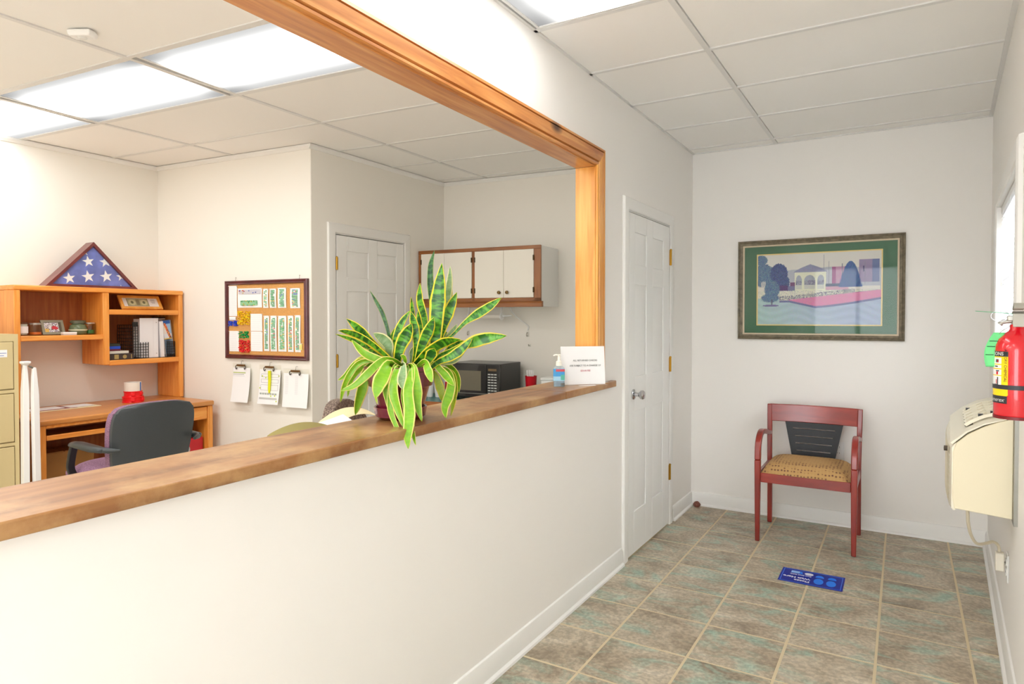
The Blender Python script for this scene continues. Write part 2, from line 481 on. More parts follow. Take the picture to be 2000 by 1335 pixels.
ceil2 = struct('ceiling_office', MB().box(XO-0.1, XB, YF, 4.99, 2.625, 2.68), VOID)
CX = [XO, -4.208, -3.050, -1.892, XB]
def ry(k, x): return 1.680 + 0.579*k + T5*(x + 3.05)
def office_pieces(poly):
    out = []
    a = clip(clip(poly, 1, 0, XC), -T5, 1, 3.144 - T5*XC)
    b2 = clip(clip(poly, -1, 0, -XC), -T5, 1, 4.65 - T5*XC)
    for q in (a, b2):
        q = clip(q, 0, -1, -YF)
        if area(q) > 0.0005: out.append(q)
    return out
for k in range(-6, 6):
    for i in range(4):
        if (k == 0 and i < 3) or (k in (-3, -5) and i in (1, 2)): continue
        x0, x1 = CX[i], CX[i+1]; g = 0.003; e = 0.0135
        mb = MB(); hit = False
        for q in office_pieces([(x0+e, ry(k, x0)+e), (x1-g, ry(k, x1)+e), (x1-g, ry(k+1, x1)-g), (x0+e, ry(k+1, x0)-g)]):
            mb.prism(q, 'z', ZO+0.004, ZO+0.016); hit = True
        if hit: obj('ceiling_panel', mb, PANEL, ceil2, smooth=0)
for k in range(-5, 6):
    for i in range(4):
        mb = MB(); hit = False
        x0, x1 = CX[i]+0.012, CX[i+1]-0.012
        for q in office_pieces([(x0, ry(k, x0)-0.011), (x1, ry(k, x1)-0.011), (x1, ry(k, x1)+0.011), (x0, ry(k, x0)+0.011)]):
            mb.prism(q, 'z', ZO-0.001, ZO+0.018); hit = True
        if hit: obj('tee_bar', mb, TEE, ceil2, smooth=0)
for x in CX[1:-1]:
    mb = MB(); ye = cork(x) if x < XC else oback(x)
    obj('main_tee', mb.box(x-0.012, x+0.012, YF, ye, ZO-0.002, ZO+0.02), TEE, ceil2, smooth=0)
# small white angle moulding round the office ceiling
mb = MB()
def run(mb, p, q, n, prof):
    """moulding: prof = (off the wall, z) outline swept from p to q; n points into the room"""
    mb.rings([[(s[0]+n[0]*o, s[1]+n[1]*o, z) for o, z in prof] for s in (p, q)])
ang = [(0, ZO-0.03), (0.008, ZO-0.03), (0.022, ZO-0.012), (0.022, ZO), (0, ZO)]
s5, c5 = math.sin(R(5.007)), math.cos(R(5.007))
run(mb, (XO, cork(XO)), (XC, cork(XC)), (s5, -c5), ang)
run(mb, (XC, 3.144-0.022), (XC, 4.65), (1, 0), ang)
run(mb, (XC, oback(XC)), (XB, oback(XB)), (s5, -c5), ang)
run(mb, (XO, YF), (XO, cork(XO)), (1, 0), ang)
struct('trim_1', mb, TRIMW)

# ---- baseboards with shoe moulding
BB = [(0, 0), (0.026, 0), (0.024, 0.010), (0.014, 0.018), (0.013, 0.078), (0.007, 0.096), (0, 0.1)]
mb = MB(); run(mb, (XL, YF), (XL, 3.515), (1, 0), BB); struct('baseboard_left', mb, TRIMW, smooth=25)
mb = MB(); run(mb, (XL, 4.468), (XL, YB), (1, 0), BB); struct('baseboard_left', mb, TRIMW, smooth=25)
mb = MB(); run(mb, (XL, YB), (XR, YB), (0, -1), BB); struct('baseboard_back', mb, TRIMW, smooth=25)
mb = MB(); run(mb, (0, 0), (6.5, 0), (0, -1), BB); struct('baseboard_right', mb, TRIMW, smooth=25, loc=RW_LOC, rot=(0, 0, RW_ROT))

# ---- stained wood lining and casing of the wide opening
tr = sroot('trim_2')
YJ, YN = 3.13, -0.6
obj('head_lining', MB().prism([(YN, zs(YN)), (YJ, zs(YJ)), (YJ, zs(YJ)+0.02), (YN, zs(YN)+0.02)], 'x', XB-0.008, XL+0.004), PINE, tr, bevel=0.002)
obj('side_lining', MB().box(XB-0.008, XL+0.004, YJ, YJ+0.02, zl(YJ), zs(YJ)), PINEV, tr, bevel=0.002)
CP = [(0.006, 0.0), (0.006, 0.012), (0.010, 0.017), (0.019, 0.017), (0.0205, 0.005), (0.0245, 0.005), (0.028, 0.019), (0.079, 0.021), (0.0805, 0.008), (0.0845, 0.008), (0.086, 0.021), (0.097, 0.020), (0.097, 0.0)]
def casing(side):
    mb = MB()
    if side == 'head':
        rs = [[(XL+t, y+0.0 if y < 0 else YJ+w, zs(y)+w) for w, t in CP] for y in (YN,)]
        rs.append([(XL+t, YJ+w, zs(YJ)+w) for w, t in CP])
    else:
        rs = [[(XL+t, YJ+w, zl(YJ)) for w, t in CP], [(XL+t, YJ+w, zs(YJ)+w) for w, t in CP]]
    mb.rings(rs); return mb
obj('head_casing', casing('head'), PINE, tr, smooth=20)
obj('side_casing', casing('side'), PINEV, tr, smooth=20)

# ---- ledge on the half wall: two boards butted together
lg = thing('counter_ledge', 'worn brown wooden ledge capping the white half wall', 'counter', (XL, 0, 1.02))
def sheared(mb):
    mb.v = [(x, y, z + zl(y) - 1.02) for x, y, z in mb.v]; return mb
YW = YJ - 0.001
obj('board', sheared(MB().prism([(-0.244, -0.6), (0.034, -0.6), (0.034, 2.735), (-0.244, 2.735)], 'z', -0.034, 0.0)), LEDGE, lg, bevel=0.004)
obj('board', sheared(MB().prism([(-0.244, 2.738), (0.034, 2.738), (0.034, 3.357), (0.0005, 3.357), (0.0005, YW), (-0.244, YW)], 'z', -0.034, 0.0)), LEDGE, lg, bevel=0.004)

# ---- six-panel doors
def six_panel(name, loc, w, h, panels, knob, hinges, hinge_side, knob_mat):
    """frame: x along the wall, -y into the room"""
    r = sroot(name, loc, R(90))
    zb = 0.012
    xs = [p[0] for p in panels] + [p[1] for p in panels]
    mb = MB()
    mb.box(0.003, w-0.003, -0.002, 0.030, zb, h-0.007)                     # core, behind the frame
    X = sorted(set(xs)); Z = sorted(set([p[2] for p in panels] + [p[3] for p in panels]))
    f0, f1 = -0.010, -0.002
    for a, bb in ((0.003, X[0]), (X[1], X[2]), (X[3], w-0.003)): mb.box(a, bb, f0, f1, zb, h-0.007)
    for a, bb in ((zb, Z[0]), (Z[1], Z[2]), (Z[3], Z[4]), (Z[5], h-0.007)):
        mb.box(X[0], X[1], f0, f1, a, bb); mb.box(X[2], X[3], f0, f1, a, bb)
    leaf = obj('door_leaf', mb, DOORW, r, bevel=0.003)
    for x0, x1, z0, z1 in panels:
        q = lambda i, y: [(x0+i, y, z0+i), (x1-i, y, z0+i), (x1-i, y, z1-i), (x0+i, y, z1-i)]
        obj('panel', MB().rings([q(0.004, -0.002), q(0.010, -0.0025), q(0.034, -0.0085), q(0.036, -0.0088)], True, True), DOORW, leaf, smooth=15)
    cw = 0.072
    cp = [(0.0, 0.0), (0.0, -0.010), (0.006, -0.014), (0.05, -0.017), (0.066, -0.014), (cw, -0.006), (cw, 0)]
    for nm, rs in (('side_casing', [[(-0.006-a, y, 0) for a, y in cp], [(-0.006-a, y, h+0.006+a) for a, y in cp]]),
                   ('side_casing', [[(w+0.006+a, y, 0) for a, y in cp], [(w+0.006+a, y, h+0.006+a) for a, y in cp]]),
                   ('head_casing', [[(-0.006-a, y, h+0.006+a) for a, y in cp], [(w+0.006+a, y, h+0.006+a) for a, y in cp]])):
        obj(nm, MB().rings(rs), TRIMW, r, smooth=20)
    mb = MB(); mb.box(-0.021, -0.0, 0.0, 0.1, 0, h).box(w, w+0.021, 0.0, 0.1, 0, h).box(-0.021, w+0.021, 0, 0.1, h, h+0.021)
    mb.box(0, w, 0.032, 0.044, h-0.014, h).box(0, 0.012, 0.032, 0.044, 0, h-0.014).box(w-0.012, w, 0.032, 0.044, 0, h-0.014)   # stops the leaf closes against
    obj('jamb', mb, TRIMW, r, smooth=0)
    hx = w+0.002 if hinge_side else -0.002
    for z0, z1 in hinges:
        mb = MB(); mb.tube([(hx, -0.016, z0), (hx, -0.016, z1)], 0.0065, 10)
        mb.lathe([(0.0, z1), (0.008, z1), (0.008, z1+0.004), (0.003, z1+0.009), (0.0, z1+0.009)], 10, (hx, -0.016, 0))
        mb.box(hx-0.016, hx+0.016, -0.0125, -0.0105, z0, z1)
        mb.box(hx-0.008, hx+0.008, -0.018, -0.010, z0-0.002, z0)
        obj('hinge', mb, BRASS, r)
    if knob:
        kx, kz = knob
        mb = MB(); mb.lathe([(0.0, 0.0), (0.031, 0.0), (0.031, -0.006), (0.026, -0.010), (0.013, -0.013), (0.011, -0.034), (0.016, -0.038), (0.025, -0.048), (0.027, -0.060), (0.022, -0.068), (0.0, -0.070)], 24, (kx, -0.010, kz), 'y')
        obj('knob', mb, knob_mat, r)
    return r
PZ = [(0.262, 0.86), (1.067, 1.613), (1.730, 1.920)]
six_panel('door_1', (XL, 3.606, 0), 0.771, 2.035, [(x0, x1, z0, z1) for x0, x1 in ((0.095, 0.300), (0.420, 0.630)) for z0, z1 in PZ],
          (0.072, 0.963), [(0.311, 0.411), (1.051, 1.146), (1.773, 1.874)], True, CHROME)
PZ2 = [(0.255, 0.84), (1.04, 1.609), (1.712, 1.900)]
six_panel('door_2', (XC, 3.366, 0), 0.736, 2.014, [(x0, x1, z0, z1) for x0, x1 in ((0.103, 0.325), (0.424, 0.643)) for z0, z1 in PZ2],
          (0.672, 0.95), [(0.28, 0.37), (1.062, 1.148), (1.759, 1.845)], False, BRASS)

# ---- window with blind in the right wall
w1 = sroot('window_1', RW_LOC, RW_ROT)
fw = [(0, 0.0), (0.0, -0.012), (0.01, -0.018), (0.07, -0.02), (0.084, -0.014), (0.088, 0.0)]
def win_casing(x0, x1, z0, z1):
    rs = [[(x0-a, y, z0-a), (x1+a, y, z0-a), (x1+a, y, z1+a), (x0-a, y, z1+a)] for a, y in fw]
    rs.append(rs[0]); return MB().rings(rs, True, False)
obj('window_frame', win_casing(WU0, WU1, WZ0, WZ1), TRIMW, w1, smooth=20)
obj('window_sill', MB().box(WU0-0.09, WU1+0.09, -0.035, 0.0, WZ0-0.02, WZ0+0.004), TRIMW, w1, bevel=0.004)
mb = MB()
mb.frame(WU0, WU1, WZ0, WZ1, [(0, 0.055), (0, 0.095), (0.045, 0.095), (0.045, 0.055)])
mb.box(WU0, WU1, 0.06, 0.09, (WZ0+WZ1)/2-0.02, (WZ0+WZ1)/2+0.02)
obj('window_sash', mb, TRIMW, w1, smooth=0)
for z0, z1 in ((WZ0+0.045, (WZ0+WZ1)/2-0.02), ((WZ0+WZ1)/2+0.02, WZ1-0.045)):
    obj('pane', MB().box(WU0+0.045, WU1-0.045, 0.074, 0.077, z0, z1), GLASS('window_glass'), w1, smooth=0)
SLAT = M('blind_slat', (246, 247, 248), 0.4)
m, nt, b = base_mat('blind_slat_thin'); b.inputs['Base Color'].default_value = lin((246, 247, 248)); b.inputs['Roughness'].default_value = 0.5
tl = nd(nt, 'ShaderNodeBsdfTranslucent'); tl.inputs[0].default_value = lin((246, 248, 250)); ms = nd(nt, 'ShaderNodeMixShader'); ms.inputs[0].default_value = 0.06
nt.links.new(b.outputs[0], ms.inputs[1]); nt.links.new(tl.outputs[0], ms.inputs[2]); nt.links.new(ms.outputs[0], nt.nodes['Material Output'].inputs[0])
bl = thing('window_blind', 'white horizontal slat blind hanging in the right wall window', 'blind', RW_LOC, RW_ROT)
obj('headrail', MB().box(WU0+0.006, WU1-0.006, 0.006, 0.034, WZ1-0.035, WZ1-0.003), SLAT, bl, bevel=0.002)
sl = MB().grid(lambda u, t: (WU0+0.008 + u*(WU1-WU0-0.016), 0.008+0.024*t, 0.003*math.sin(math.pi*t)-0.010+0.021*t), 1, 4).mesh('slat', 60)
z = WZ1-0.05
while z > WZ0+0.03:
    obj('slat', sl, m, bl, loc=(0, 0, z)); z -= 0.0205
obj('bottom_rail', MB().box(WU0+0.008, WU1-0.008, 0.010, 0.030, WZ0+0.006, WZ0+0.022), SLAT, bl, bevel=0.002)
for u in (WU0+0.15, (WU0+WU1)/2, WU1-0.15):
    obj('ladder_cord', MB().tube([(u, 0.007, WZ0+0.02), (u, 0.007, WZ1-0.03)], 0.0012, 6), SLAT, bl)

# ---- fluorescent ceiling lights
def lens_mat(name, lx, ly, strength):
    m = bpy.data.materials.new(name); m.use_nodes = True; MATS[name] = m
    nt = m.node_tree; nt.nodes.clear(); out = nd(nt, 'ShaderNodeOutputMaterial'); em = nd(nt, 'ShaderNodeEmission')
    tc = nd(nt, 'ShaderNodeTexCoord'); sp = nd(nt, 'ShaderNodeSeparateXYZ'); nt.links.new(tc.outputs['Object'], sp.inputs[0])
    def bandf(sock, half):       # 1 along the tubes, falling towards the edges of the lens
        a = nd(nt, 'ShaderNodeMath', operation='ABSOLUTE'); nt.links.new(sock, a.inputs[0])
        r = nd(nt, 'ShaderNodeMapRange', interpolation_type='SMOOTHSTEP'); r.inputs[1].default_value = half*0.08; r.inputs[2].default_value = half*0.92; r.inputs[3].default_value = 1.0; r.inputs[4].default_value = 0.085
        nt.links.new(a.outputs[0], r.inputs[0]); pw = nd(nt, 'ShaderNodeMath', operation='POWER'); pw.inputs[1].default_value = 2.4; nt.links.new(r.outputs[0], pw.inputs[0])
        ad = nd(nt, 'ShaderNodeMath', operation='ADD'); ad.inputs[1].default_value = 0.055; nt.links.new(pw.outputs[0], ad.inputs[0]); return ad.outputs[0]
    mu = nd(nt, 'ShaderNodeMath', operation='MULTIPLY')
    bx = bandf(sp.outputs[0], lx) if lx < 0.4 else None
    by = bandf(sp.outputs[1], ly) if ly < 0.4 else None
    m2 = nd(nt, 'ShaderNodeMath', operation='MULTIPLY'); m2.inputs[1].default_value = strength
    al = nd(nt, 'ShaderNodeMath', operation='ABSOLUTE'); nt.links.new(sp.outputs[1] if bx else sp.outputs[0], al.inputs[0])
    ar = nd(nt, 'ShaderNodeMapRange', interpolation_type='SMOOTHSTEP'); ar.inputs[1].default_value = 0.36; ar.inputs[2].default_value = 0.57; ar.inputs[3].default_value = 1.0; ar.inputs[4].default_value = 0.6
    nt.links.new(al.outputs[0], ar.inputs[0]); nt.links.new(bx or by, mu.inputs[0]); nt.links.new(ar.outputs[0], mu.inputs[1])
    nt.links.new(mu.outputs[0], m2.inputs[0])
    nt.links.new(m2.outputs[0], em.inputs[1]); em.inputs[0].default_value = (1.0, 0.995, 0.98, 1)
    nt.links.new(em.outputs[0], out.inputs[0]); m.cycles.emission_sampling = 'FRONT'; return m
LENS_F = lens_mat('added_lens_front_office', 0.6, 0.29, LAMP*1.75)  # boosted lens for the added, unseen office panels
LENS_X = lens_mat('lit_lens_across', 0.29, 0.6, LAMP)
LENS_Y = lens_mat('lit_lens_along', 0.6, 0.29, LAMP)
def ceiling_light(label, cx, cy, w, d, z, rz, lens):
    t = thing('ceiling_light', label, 'light', (cx, cy, z), rz, 'fluorescent ceiling panels')
    mb = MB()
    o2 = 0.012
    mb.box(-w/2, w/2, -d/2, -d/2+o2, 0, 0.022).box(-w/2, w/2, d/2-o2, d/2, 0, 0.022).box(-w/2, -w/2+o2, -d/2+o2, d/2-o2, 0, 0.022).box(w/2-o2, w/2, -d/2+o2, d/2-o2, 0, 0.022)
    obj('frame', mb, TEE, t, smooth=0)
    me = bpy.data.meshes.new('diffuser')
    me.from_pydata([(-w/2+o2, -d/2+o2, 0.006), (-w/2+o2, d/2-o2, 0.006), (w/2-o2, d/2-o2, 0.006), (w/2-o2, -d/2+o2, 0.006)], [], [(0, 1, 2, 3)])   # lens sheet facing down
    obj('diffuser', me, lens, t)
    obj('housing', MB().box(-w/2, w/2, -d/2, d/2, 0.0225, 0.024), TEE, t, smooth=0)
    return t
for lab, x0, x1 in (('lit fluorescent panel in the office ceiling nearest the desk wall', CX[0]+0.004, CX[1]-0.012),
                    ('middle lit fluorescent panel of the office ceiling row', CX[1]+0.012, CX[2]-0.012),
                    ('lit fluorescent panel of the office ceiling cut off by the wood beam', CX[2]+0.012, CX[3]-0.012)):
    cx = (x0+x1)/2; cy = (ry(0, cx)+ry(1, cx))/2
    ceiling_light(lab, cx, cy, (x1-x0)/c5*0.985, 0.555, ZO-0.001, R(5.007), LENS_Y)
for lab, i, kk in (('added fluorescent fill panel of the unseen front office ceiling row by the desk wall', 1, -3), ('added fluorescent fill panel of the unseen front office ceiling row by the dividing wall', 2, -3), ('added fluorescent fill panel over the unseen front corner of the office', 1, -5), ('added fluorescent fill panel in the unseen office ceiling next to the added entrance', 2, -5)):  # unseen fill panels, added to brighten the office from the front
    x0, x1 = CX[i]+0.012, CX[i+1]-0.012; cx = (x0+x1)/2
    ceiling_light(lab, cx, (ry(kk, cx)+ry(kk+1, cx))/2, (x1-x0)/c5*0.985, 0.555, ZO-0.001, R(5.007), LENS_F)
ceiling_light('lit fluorescent panel in the waiting room ceiling beside the dividing wall', (XL+XM)/2+0.006, 1.911, 0.555, 1.13, ZC-0.001, 0, LENS_X)
ceiling_light('added fluorescent fill panel in the unseen waiting room ceiling behind the viewer', (XL+XM)/2+0.006, -0.405, 0.555, 1.13, ZC-0.001, 0, LENS_X)  # extra panel out of view, added to light the waiting room

# ================================================================== WAITING ROOM
# ---- wooden armchair against the end wall
RED = WOOD('red_stained_wood', (118, 28, 18), (142, 36, 26), (162, 50, 36), grain=(6, 6, 1.2), scale=3, rough=0.3, coat=0.5)
REDX = WOOD('red_stained_wood_across', (126, 30, 20), (150, 40, 28), (170, 54, 40), grain=(1.2, 6, 6), scale=3, rough=0.28, coat=0.6)
m, nt, b = base_mat('tan_dotted_fabric')
v = coords(nt, (1, 1, 1))
vo = nd(nt, 'ShaderNodeTexVoronoi', feature='F1'); vo.inputs['Scale'].default_value = 52; vo.inputs['Randomness'].default_value = 0.25
nt.links.new(v, vo.inputs['Vector'])
nt.links.new(ramp(nt, vo.outputs['Distance'], [(0.0, (104, 66, 62)), (0.26, (126, 88, 66)), (0.34, (186, 146, 92)), (1.0, (196, 158, 104))]), b.inputs['Base Color'])
b.inputs['Roughness'].default_value = 0.9
TAN = m
ch = thing('wooden_armchair', 'red wooden armchair with tan dotted seat and black slotted back', 'chair', (-0.512, 4.60, 0))
# local frame: x right, front of the chair at y = -0.25, back at y = +0.20
for s in (-1, 1):
    x = 0.272*s
    path = spline([(x, -0.247, 0.0), (x, -0.25, 0.25), (x, -0.250, 0.54), (x, -0.225, 0.630), (x, -0.150, 0.675), (x, -0.02, 0.665), (x, 0.10, 0.640), (x*1.01, 0.185, 0.628)], 26)
    n = len(path)
    mb = MB(); k = [i for i, p in enumerate(path) if p.z > 0.47 or i > n//2][0]
    obj('leg', MB().sweep(path[:k+1], [0.026+0.010*i/k for i in range(k+1)], [0.030+0.008*i/k for i in range(k+1)]), RED, ch, bevel=0.005, smooth=50)
    obj('armrest', MB().sweep(path[k:], 0.036, [0.038-0.014*i/(n-k) for i in range(n-k)]), RED, ch, bevel=0.006, smooth=50)
    bp = spline([(x, 0.202, 0.0), (x, 0.200, 0.25), (x, 0.185, 0.46), (x*1.02, 0.215, 0.82)], 14)
    obj('back_post', MB().sweep(bp, 0.030, [0.028 if p.z < 0.1 else 0.034 for p in bp]), RED, ch, bevel=0.005, smooth=50)
def rail(z0, z1, y, bow, hw, th):
    mb = MB()
    rs = []
    for i in range(17):
        t = i/16*2-1; yy = y + bow*(1-t*t)
        rs.append([(hw*t, yy-th/2+lean(z0), z0), (hw*t, yy-th/2+lean(z1), z1), (hw*t, yy+th/2+lean(z1), z1), (hw*t, yy+th/2+lean(z0), z0)])
    return mb.rings(rs)
def lean(z): return (z-0.46)*0.085
obj('top_rail', rail(0.706, 0.822, 0.180, 0.028, 0.276, 0.020), REDX, ch, bevel=0.004, smooth=50)
# slotted splat: strips between the slots
mb = MB()
def half(z): return 0.128 + (z-0.45)*(0.178-0.128)/(0.706-0.45)
slots = [(0.512, 0.519, 0.105), (0.561, 0.568, 0.112), (0.610, 0.617, 0.118), (0.660, 0.667, 0.130)]
def strip(z0, z1, t0, t1):
    rs = []
    for i in range(9):
        def px(z): h = half(z); return -h*t0 + 2*h*t1*0 if False else (t0 + (t1-t0)*i/8)*h
        def py(xx): return 0.180 + 0.028*(1-(xx/0.276)**2)
        a, c = px(z0), px(z1)
        rs.append([(a, py(a)-0.005+lean(z0), z0), (c, py(c)-0.005+lean(z1), z1), (c, py(c)+0.005+lean(z1), z1), (a, py(a)+0.005+lean(z0), z0)])
    mb.rings(rs)
zz = 0.445
for z0, z1, h in slots:
    strip(zz, z0, -1, 1)
    t = h/half((z0+z1)/2); strip(z0, z1, -1, -t); strip(z0, z1, t, 1); zz = z1
strip(zz, 0.712, -1, 1)
obj('back_splat', mb, M('black_lacquer', (34, 36, 40), 0.5), ch, smooth=50)
obj('seat_rail', MB().box(-0.254, 0.254, -0.262, -0.238, 0.378, 0.438), REDX, ch, bevel=0.003)
obj('seat_rail', MB().box(-0.254, 0.254, 0.176, 0.198, 0.378, 0.438), REDX, ch, bevel=0.003)
for s in (-1, 1):
    obj('seat_rail', MB().box(s*0.272-0.011, s*0.272+0.011, -0.235, 0.175, 0.378, 0.438), RED, ch, bevel=0.003)
def cushion(u, t):
    x = -0.252 + 0.504*u; y = -0.255 + 0.43*t
    a = abs(2*u-1); c = abs(2*t-1)
    h = (1-a**6)*(1-c**5)
    return (x, y - (0.012*(1-a*a) if t < 0.5 else 0), 0.438 + 0.072*h**0.6)
mb = MB().grid(cushion, 24, 20)
mb.box(-0.250, 0.250, -0.25, 0.17, 0.432, 0.440)
obj('seat_cushion', mb, TAN, ch, smooth=60)

# ---- wall outlet behind the chair, outlet with plugged adaptor on the right wall
def outlet(parent):
    obj('cover_plate', MB().box(-0.035, 0.035, -0.006, 0, -0.057, 0.057), WHITE, parent, bevel=0.003)
    for z in (-0.02, 0.02):
        mb = MB(); mb.lathe([(0, -0.006), (0.016, -0.006), (0.016, -0.009), (0, -0.009)], 20, (0, 0, z), 'y')
        f = obj('socket', mb, WHITE, parent)
        obj('slot', MB().box(-0.007, -0.005, -0.0095, -0.008, z-0.003, z+0.006).box(0.005, 0.007, -0.0095, -0.008, z-0.003, z+0.006), BLACK, f, smooth=0)
t = thing('wall_outlet', 'white double outlet on the end wall behind the red armchair', 'outlet', (-0.371, YB, 0.515)); outlet(t)
t = thing('wall_outlet', 'white outlet low on the right wall under the air conditioner', 'outlet', (xr(3.35), 3.35, 0.385), RW_ROT); outlet(t)
t = thing('plug_adaptor', 'boxy white plug adaptor sticking out of the low right wall outlet', 'plug', (xr(3.35), 3.35, 0.400), RW_ROT)
obj('adaptor_body', MB().box(-0.022, 0.018, -0.044, -0.014, -0.032, 0.042), M('ivory_plastic', (230, 224, 208), 0.4), t, bevel=0.004)
obj('prong', MB().box(-0.007, -0.005, -0.014, -0.0095, -0.004, 0.004).box(0.005, 0.007, -0.014, -0.0095, -0.004, 0.004), STEEL, t, smooth=0)

# ---- doorstop by the corner
mb = MB()
for k, (r, z) in enumerate(((0.020, 0.0), (0.026, 0.012), (0.024, 0.028), (0.012, 0.038), (0.0005, 0.041))): pass
rings = []
rnd = random.Random(4)
for r, z in ((0.017, 0.0), (0.025, 0.010), (0.026, 0.022), (0.017, 0.035), (0.006, 0.040)):
    rings.append([(r*math.cos(2*math.pi*i/9)*rnd.uniform(0.85, 1.15), r*math.sin(2*math.pi*i/9)*rnd.uniform(0.85, 1.15), z*rnd.uniform(0.95, 1.05)) for i in range(9)])
mb.rings(rings)
tag(obj('stone', mb, M('reddish_stone', (120, 74, 62), 0.8, var=0.25, vscale=60), smooth=20, loc=(-1.318, 4.905, 0)), 'small reddish brown stone on the floor in the corner by the door', 'stone')

# ---- framed photograph
pf = thing('framed_picture', 'framed park photograph with green mat above the red armchair', 'picture', (-0.5135, YB-0.002, 1.615))
hw, hh = 0.5225, 0.352
GREYW = WOOD('grey_brown_frame', (96, 86, 68), (122, 112, 92), (146, 136, 114), grain=(8, 8, 8), scale=4, rough=0.4, coat=0.2)
obj('frame_rail', MB().frame(-hw, hw, -hh, hh, [(0, 0), (0, -0.020), (0.006, -0.026), (0.014, -0.020), (0.019, -0.028), (0.028, -0.024), (0.035, -0.016), (0.035, 0)]), GREYW, pf, smooth=20)
obj('frame_lip', MB().frame(-hw+0.034, hw-0.034, -hh+0.034, hh-0.034, [(0, -0.004), (0, -0.019), (0.005, -0.021), (0.011, -0.014), (0.011, -0.004)]), M('cream_lip', (224, 208, 184), 0.4), pf, smooth=20)
obj('mat_board', MB().frame(-hw+0.044, hw-0.044, -hh+0.044, hh-0.044, [(0, -0.006), (0, -0.009), (0.062, -0.009), (0.062, -0.006)]), M('green_mat', (72, 112, 86), 0.75), pf, smooth=0)
obj('mat_fillet', MB().frame(-hw+0.128, hw-0.128, -hh+0.098, hh-0.098, [(0, -0.006), (0, -0.0105), (0.008, -0.0105), (0.008, -0.006)]), M('pale_gold', (226, 200, 128), 0.4), pf, smooth=0)
for s in (-1, 1):
    obj('mat_side', MB().box(min(s*(hw-0.132), s*(hw-0.104)), max(s*(hw-0.132), s*(hw-0.104)), -0.0090, -0.006, -hh+0.104, hh-0.104), MATS['green_mat'], pf, smooth=0)
def picture(u, v, rn):
    n = lambda a: (rn.random()-0.5)*a
    def mixc(a, c, t): return tuple(a[i]*(1-t)+c[i]*t for i in range(3))
    sky = mixc((226, 219, 202), (214, 212, 206), v)
    c = (sky[0]+n(4), sky[1]+n(4), sky[2]+n(4))
    if v < 0.80 - 0.08*abs(u-0.62) and v > 0.45 and u > 0.24: c = (176+n(10), 180+n(10), 190+n(10))
    if 0.62 < u < 0.73 and 0.55 < v < 0.80: c = (186+n(20), 142+n(20), 172+n(16)) if u > 0.65 else (160, 92, 140)
    if 0.83 < u < 0.985 and 0.58 < v < 0.885:
        c = (146+n(14), 132+n(14), 166+n(14)) if u < 0.93 else (104+n(16), 116+n(16), 160+n(14))
        if abs(u-0.865) < 0.006 and 0.72 < v < 0.80: c = (84, 80, 120)
    for px, top in ((0.555, 0.97), (0.595, 0.88), (0.875, 0.86), (0.70, 0.84)):
        if abs(u-px) < 0.0022 and 0.55 < v < top: c = (128, 130, 150)
    # gazebo
    if 0.30 < u < 0.585:
        if v > 0.735 and v < 0.735+0.11*max(0, 1-abs(u-0.445)/0.135)**0.7: c = (136+n(30), 138+n(30), 168+n(24))
        if 0.47 < v < 0.735 and 0.317 < u < 0.572:
            c = (220+n(8), 222+n(8), 198+n(8))
            for cx, r in ((0.352, 0.024), (0.441, 0.044), (0.531, 0.027)):
                d = abs(u-cx)
                if d < r and 0.56 < v < 0.62 + 0.075*math.sqrt(max(0, 1-(d/r)**2)): c = (158+n(24), 164+n(24), 178+n(20)) if v > 0.62 or rn.random() < 0.6 else (96, 90, 120)
                elif d < r and 0.50 < v <= 0.56: c = (196+n(14), 198+n(14), 190+n(14))
    if 0.28 < u < 0.32 and 0.545 < v < 0.60: c = (110, 70, 110)
    # hedges and far flower bed
    if 0.57 < u < 0.82 and 0.53 < v < 0.57: c = (76+n(20), 92+n(20), 124+n(20))
    if 0.57 < u < 0.99 and 0.48 < v <= 0.53: c = (204+n(16), 160+n(18), 182+n(16)) if u < 0.75 else (216, 212, 204)
    if 0.25 < u < 0.32 and 0.47 < v < 0.545: c = (110+n(20), 110+n(20), 150+n(20))
    # trees
    def blob(cx, cy, rx, ry, cols, k=0.22):
        nonlocal c
        d = ((u-cx)/rx)**2 + ((v-cy)/ry)**2
        if d < 1 + n(k*2): c = tuple(x+n(30) for x in rn.choice(cols))
    T1 = [(92, 122, 152), (76, 106, 146), (116, 150, 166), (70, 92, 140)]
    T2_ = [(52, 68, 124), (66, 84, 140), (44, 56, 108), (84, 108, 152)]
    blob(0.03, 0.92, 0.055, 0.075, T1); blob(0.05, 0.78, 0.075, 0.09, T1); blob(0.10, 0.70, 0.085, 0.12, T1); blob(0.03, 0.64, 0.05, 0.10, T1)
    blob(0.185, 0.72, 0.075, 0.15, T2_, 0.1); blob(0.20, 0.60, 0.075, 0.12, T2_, 0.08)
    if 0.14 < u < 0.26 and 0.48 < v < 0.56: c = (78+n(24), 52+n(16), 112+n(20))
    if 0.03 < u < 0.07 and 0.55 < v < 0.62 and rn.random() < 0.6: c = (220, 216, 206)
    w = 0.085*max(0, 1-((v-0.52)/0.36)) if v > 0.52 else 0
    if 0.52 < v < 0.865 and abs(u-0.765) < max(0.004, 0.09*math.sqrt(max(0, (0.87-v)/0.35)))*(1+n(0.15)): c = tuple(x+n(34) for x in rn.choice([(62, 96, 152), (78, 118, 166), (52, 78, 138)]))
    # flower beds
    if 0.36 < v < 0.49:
        if v < 0.48 + 0.01*n(1) and (u < 0.30 or u > 0.24):
            c = (222+n(16), 220+n(16), 202+n(20))
            if rn.random() < 0.20: c = (170, 178, 176)
    up = 0.355 + 0.12*max(0, u-0.28)/0.72; lo = 0.345-0.085*min(1, max(0, (u-0.27))/0.22) if u < 0.50 else 0.262 + 0.115*((u-0.50)/0.5)**1.3
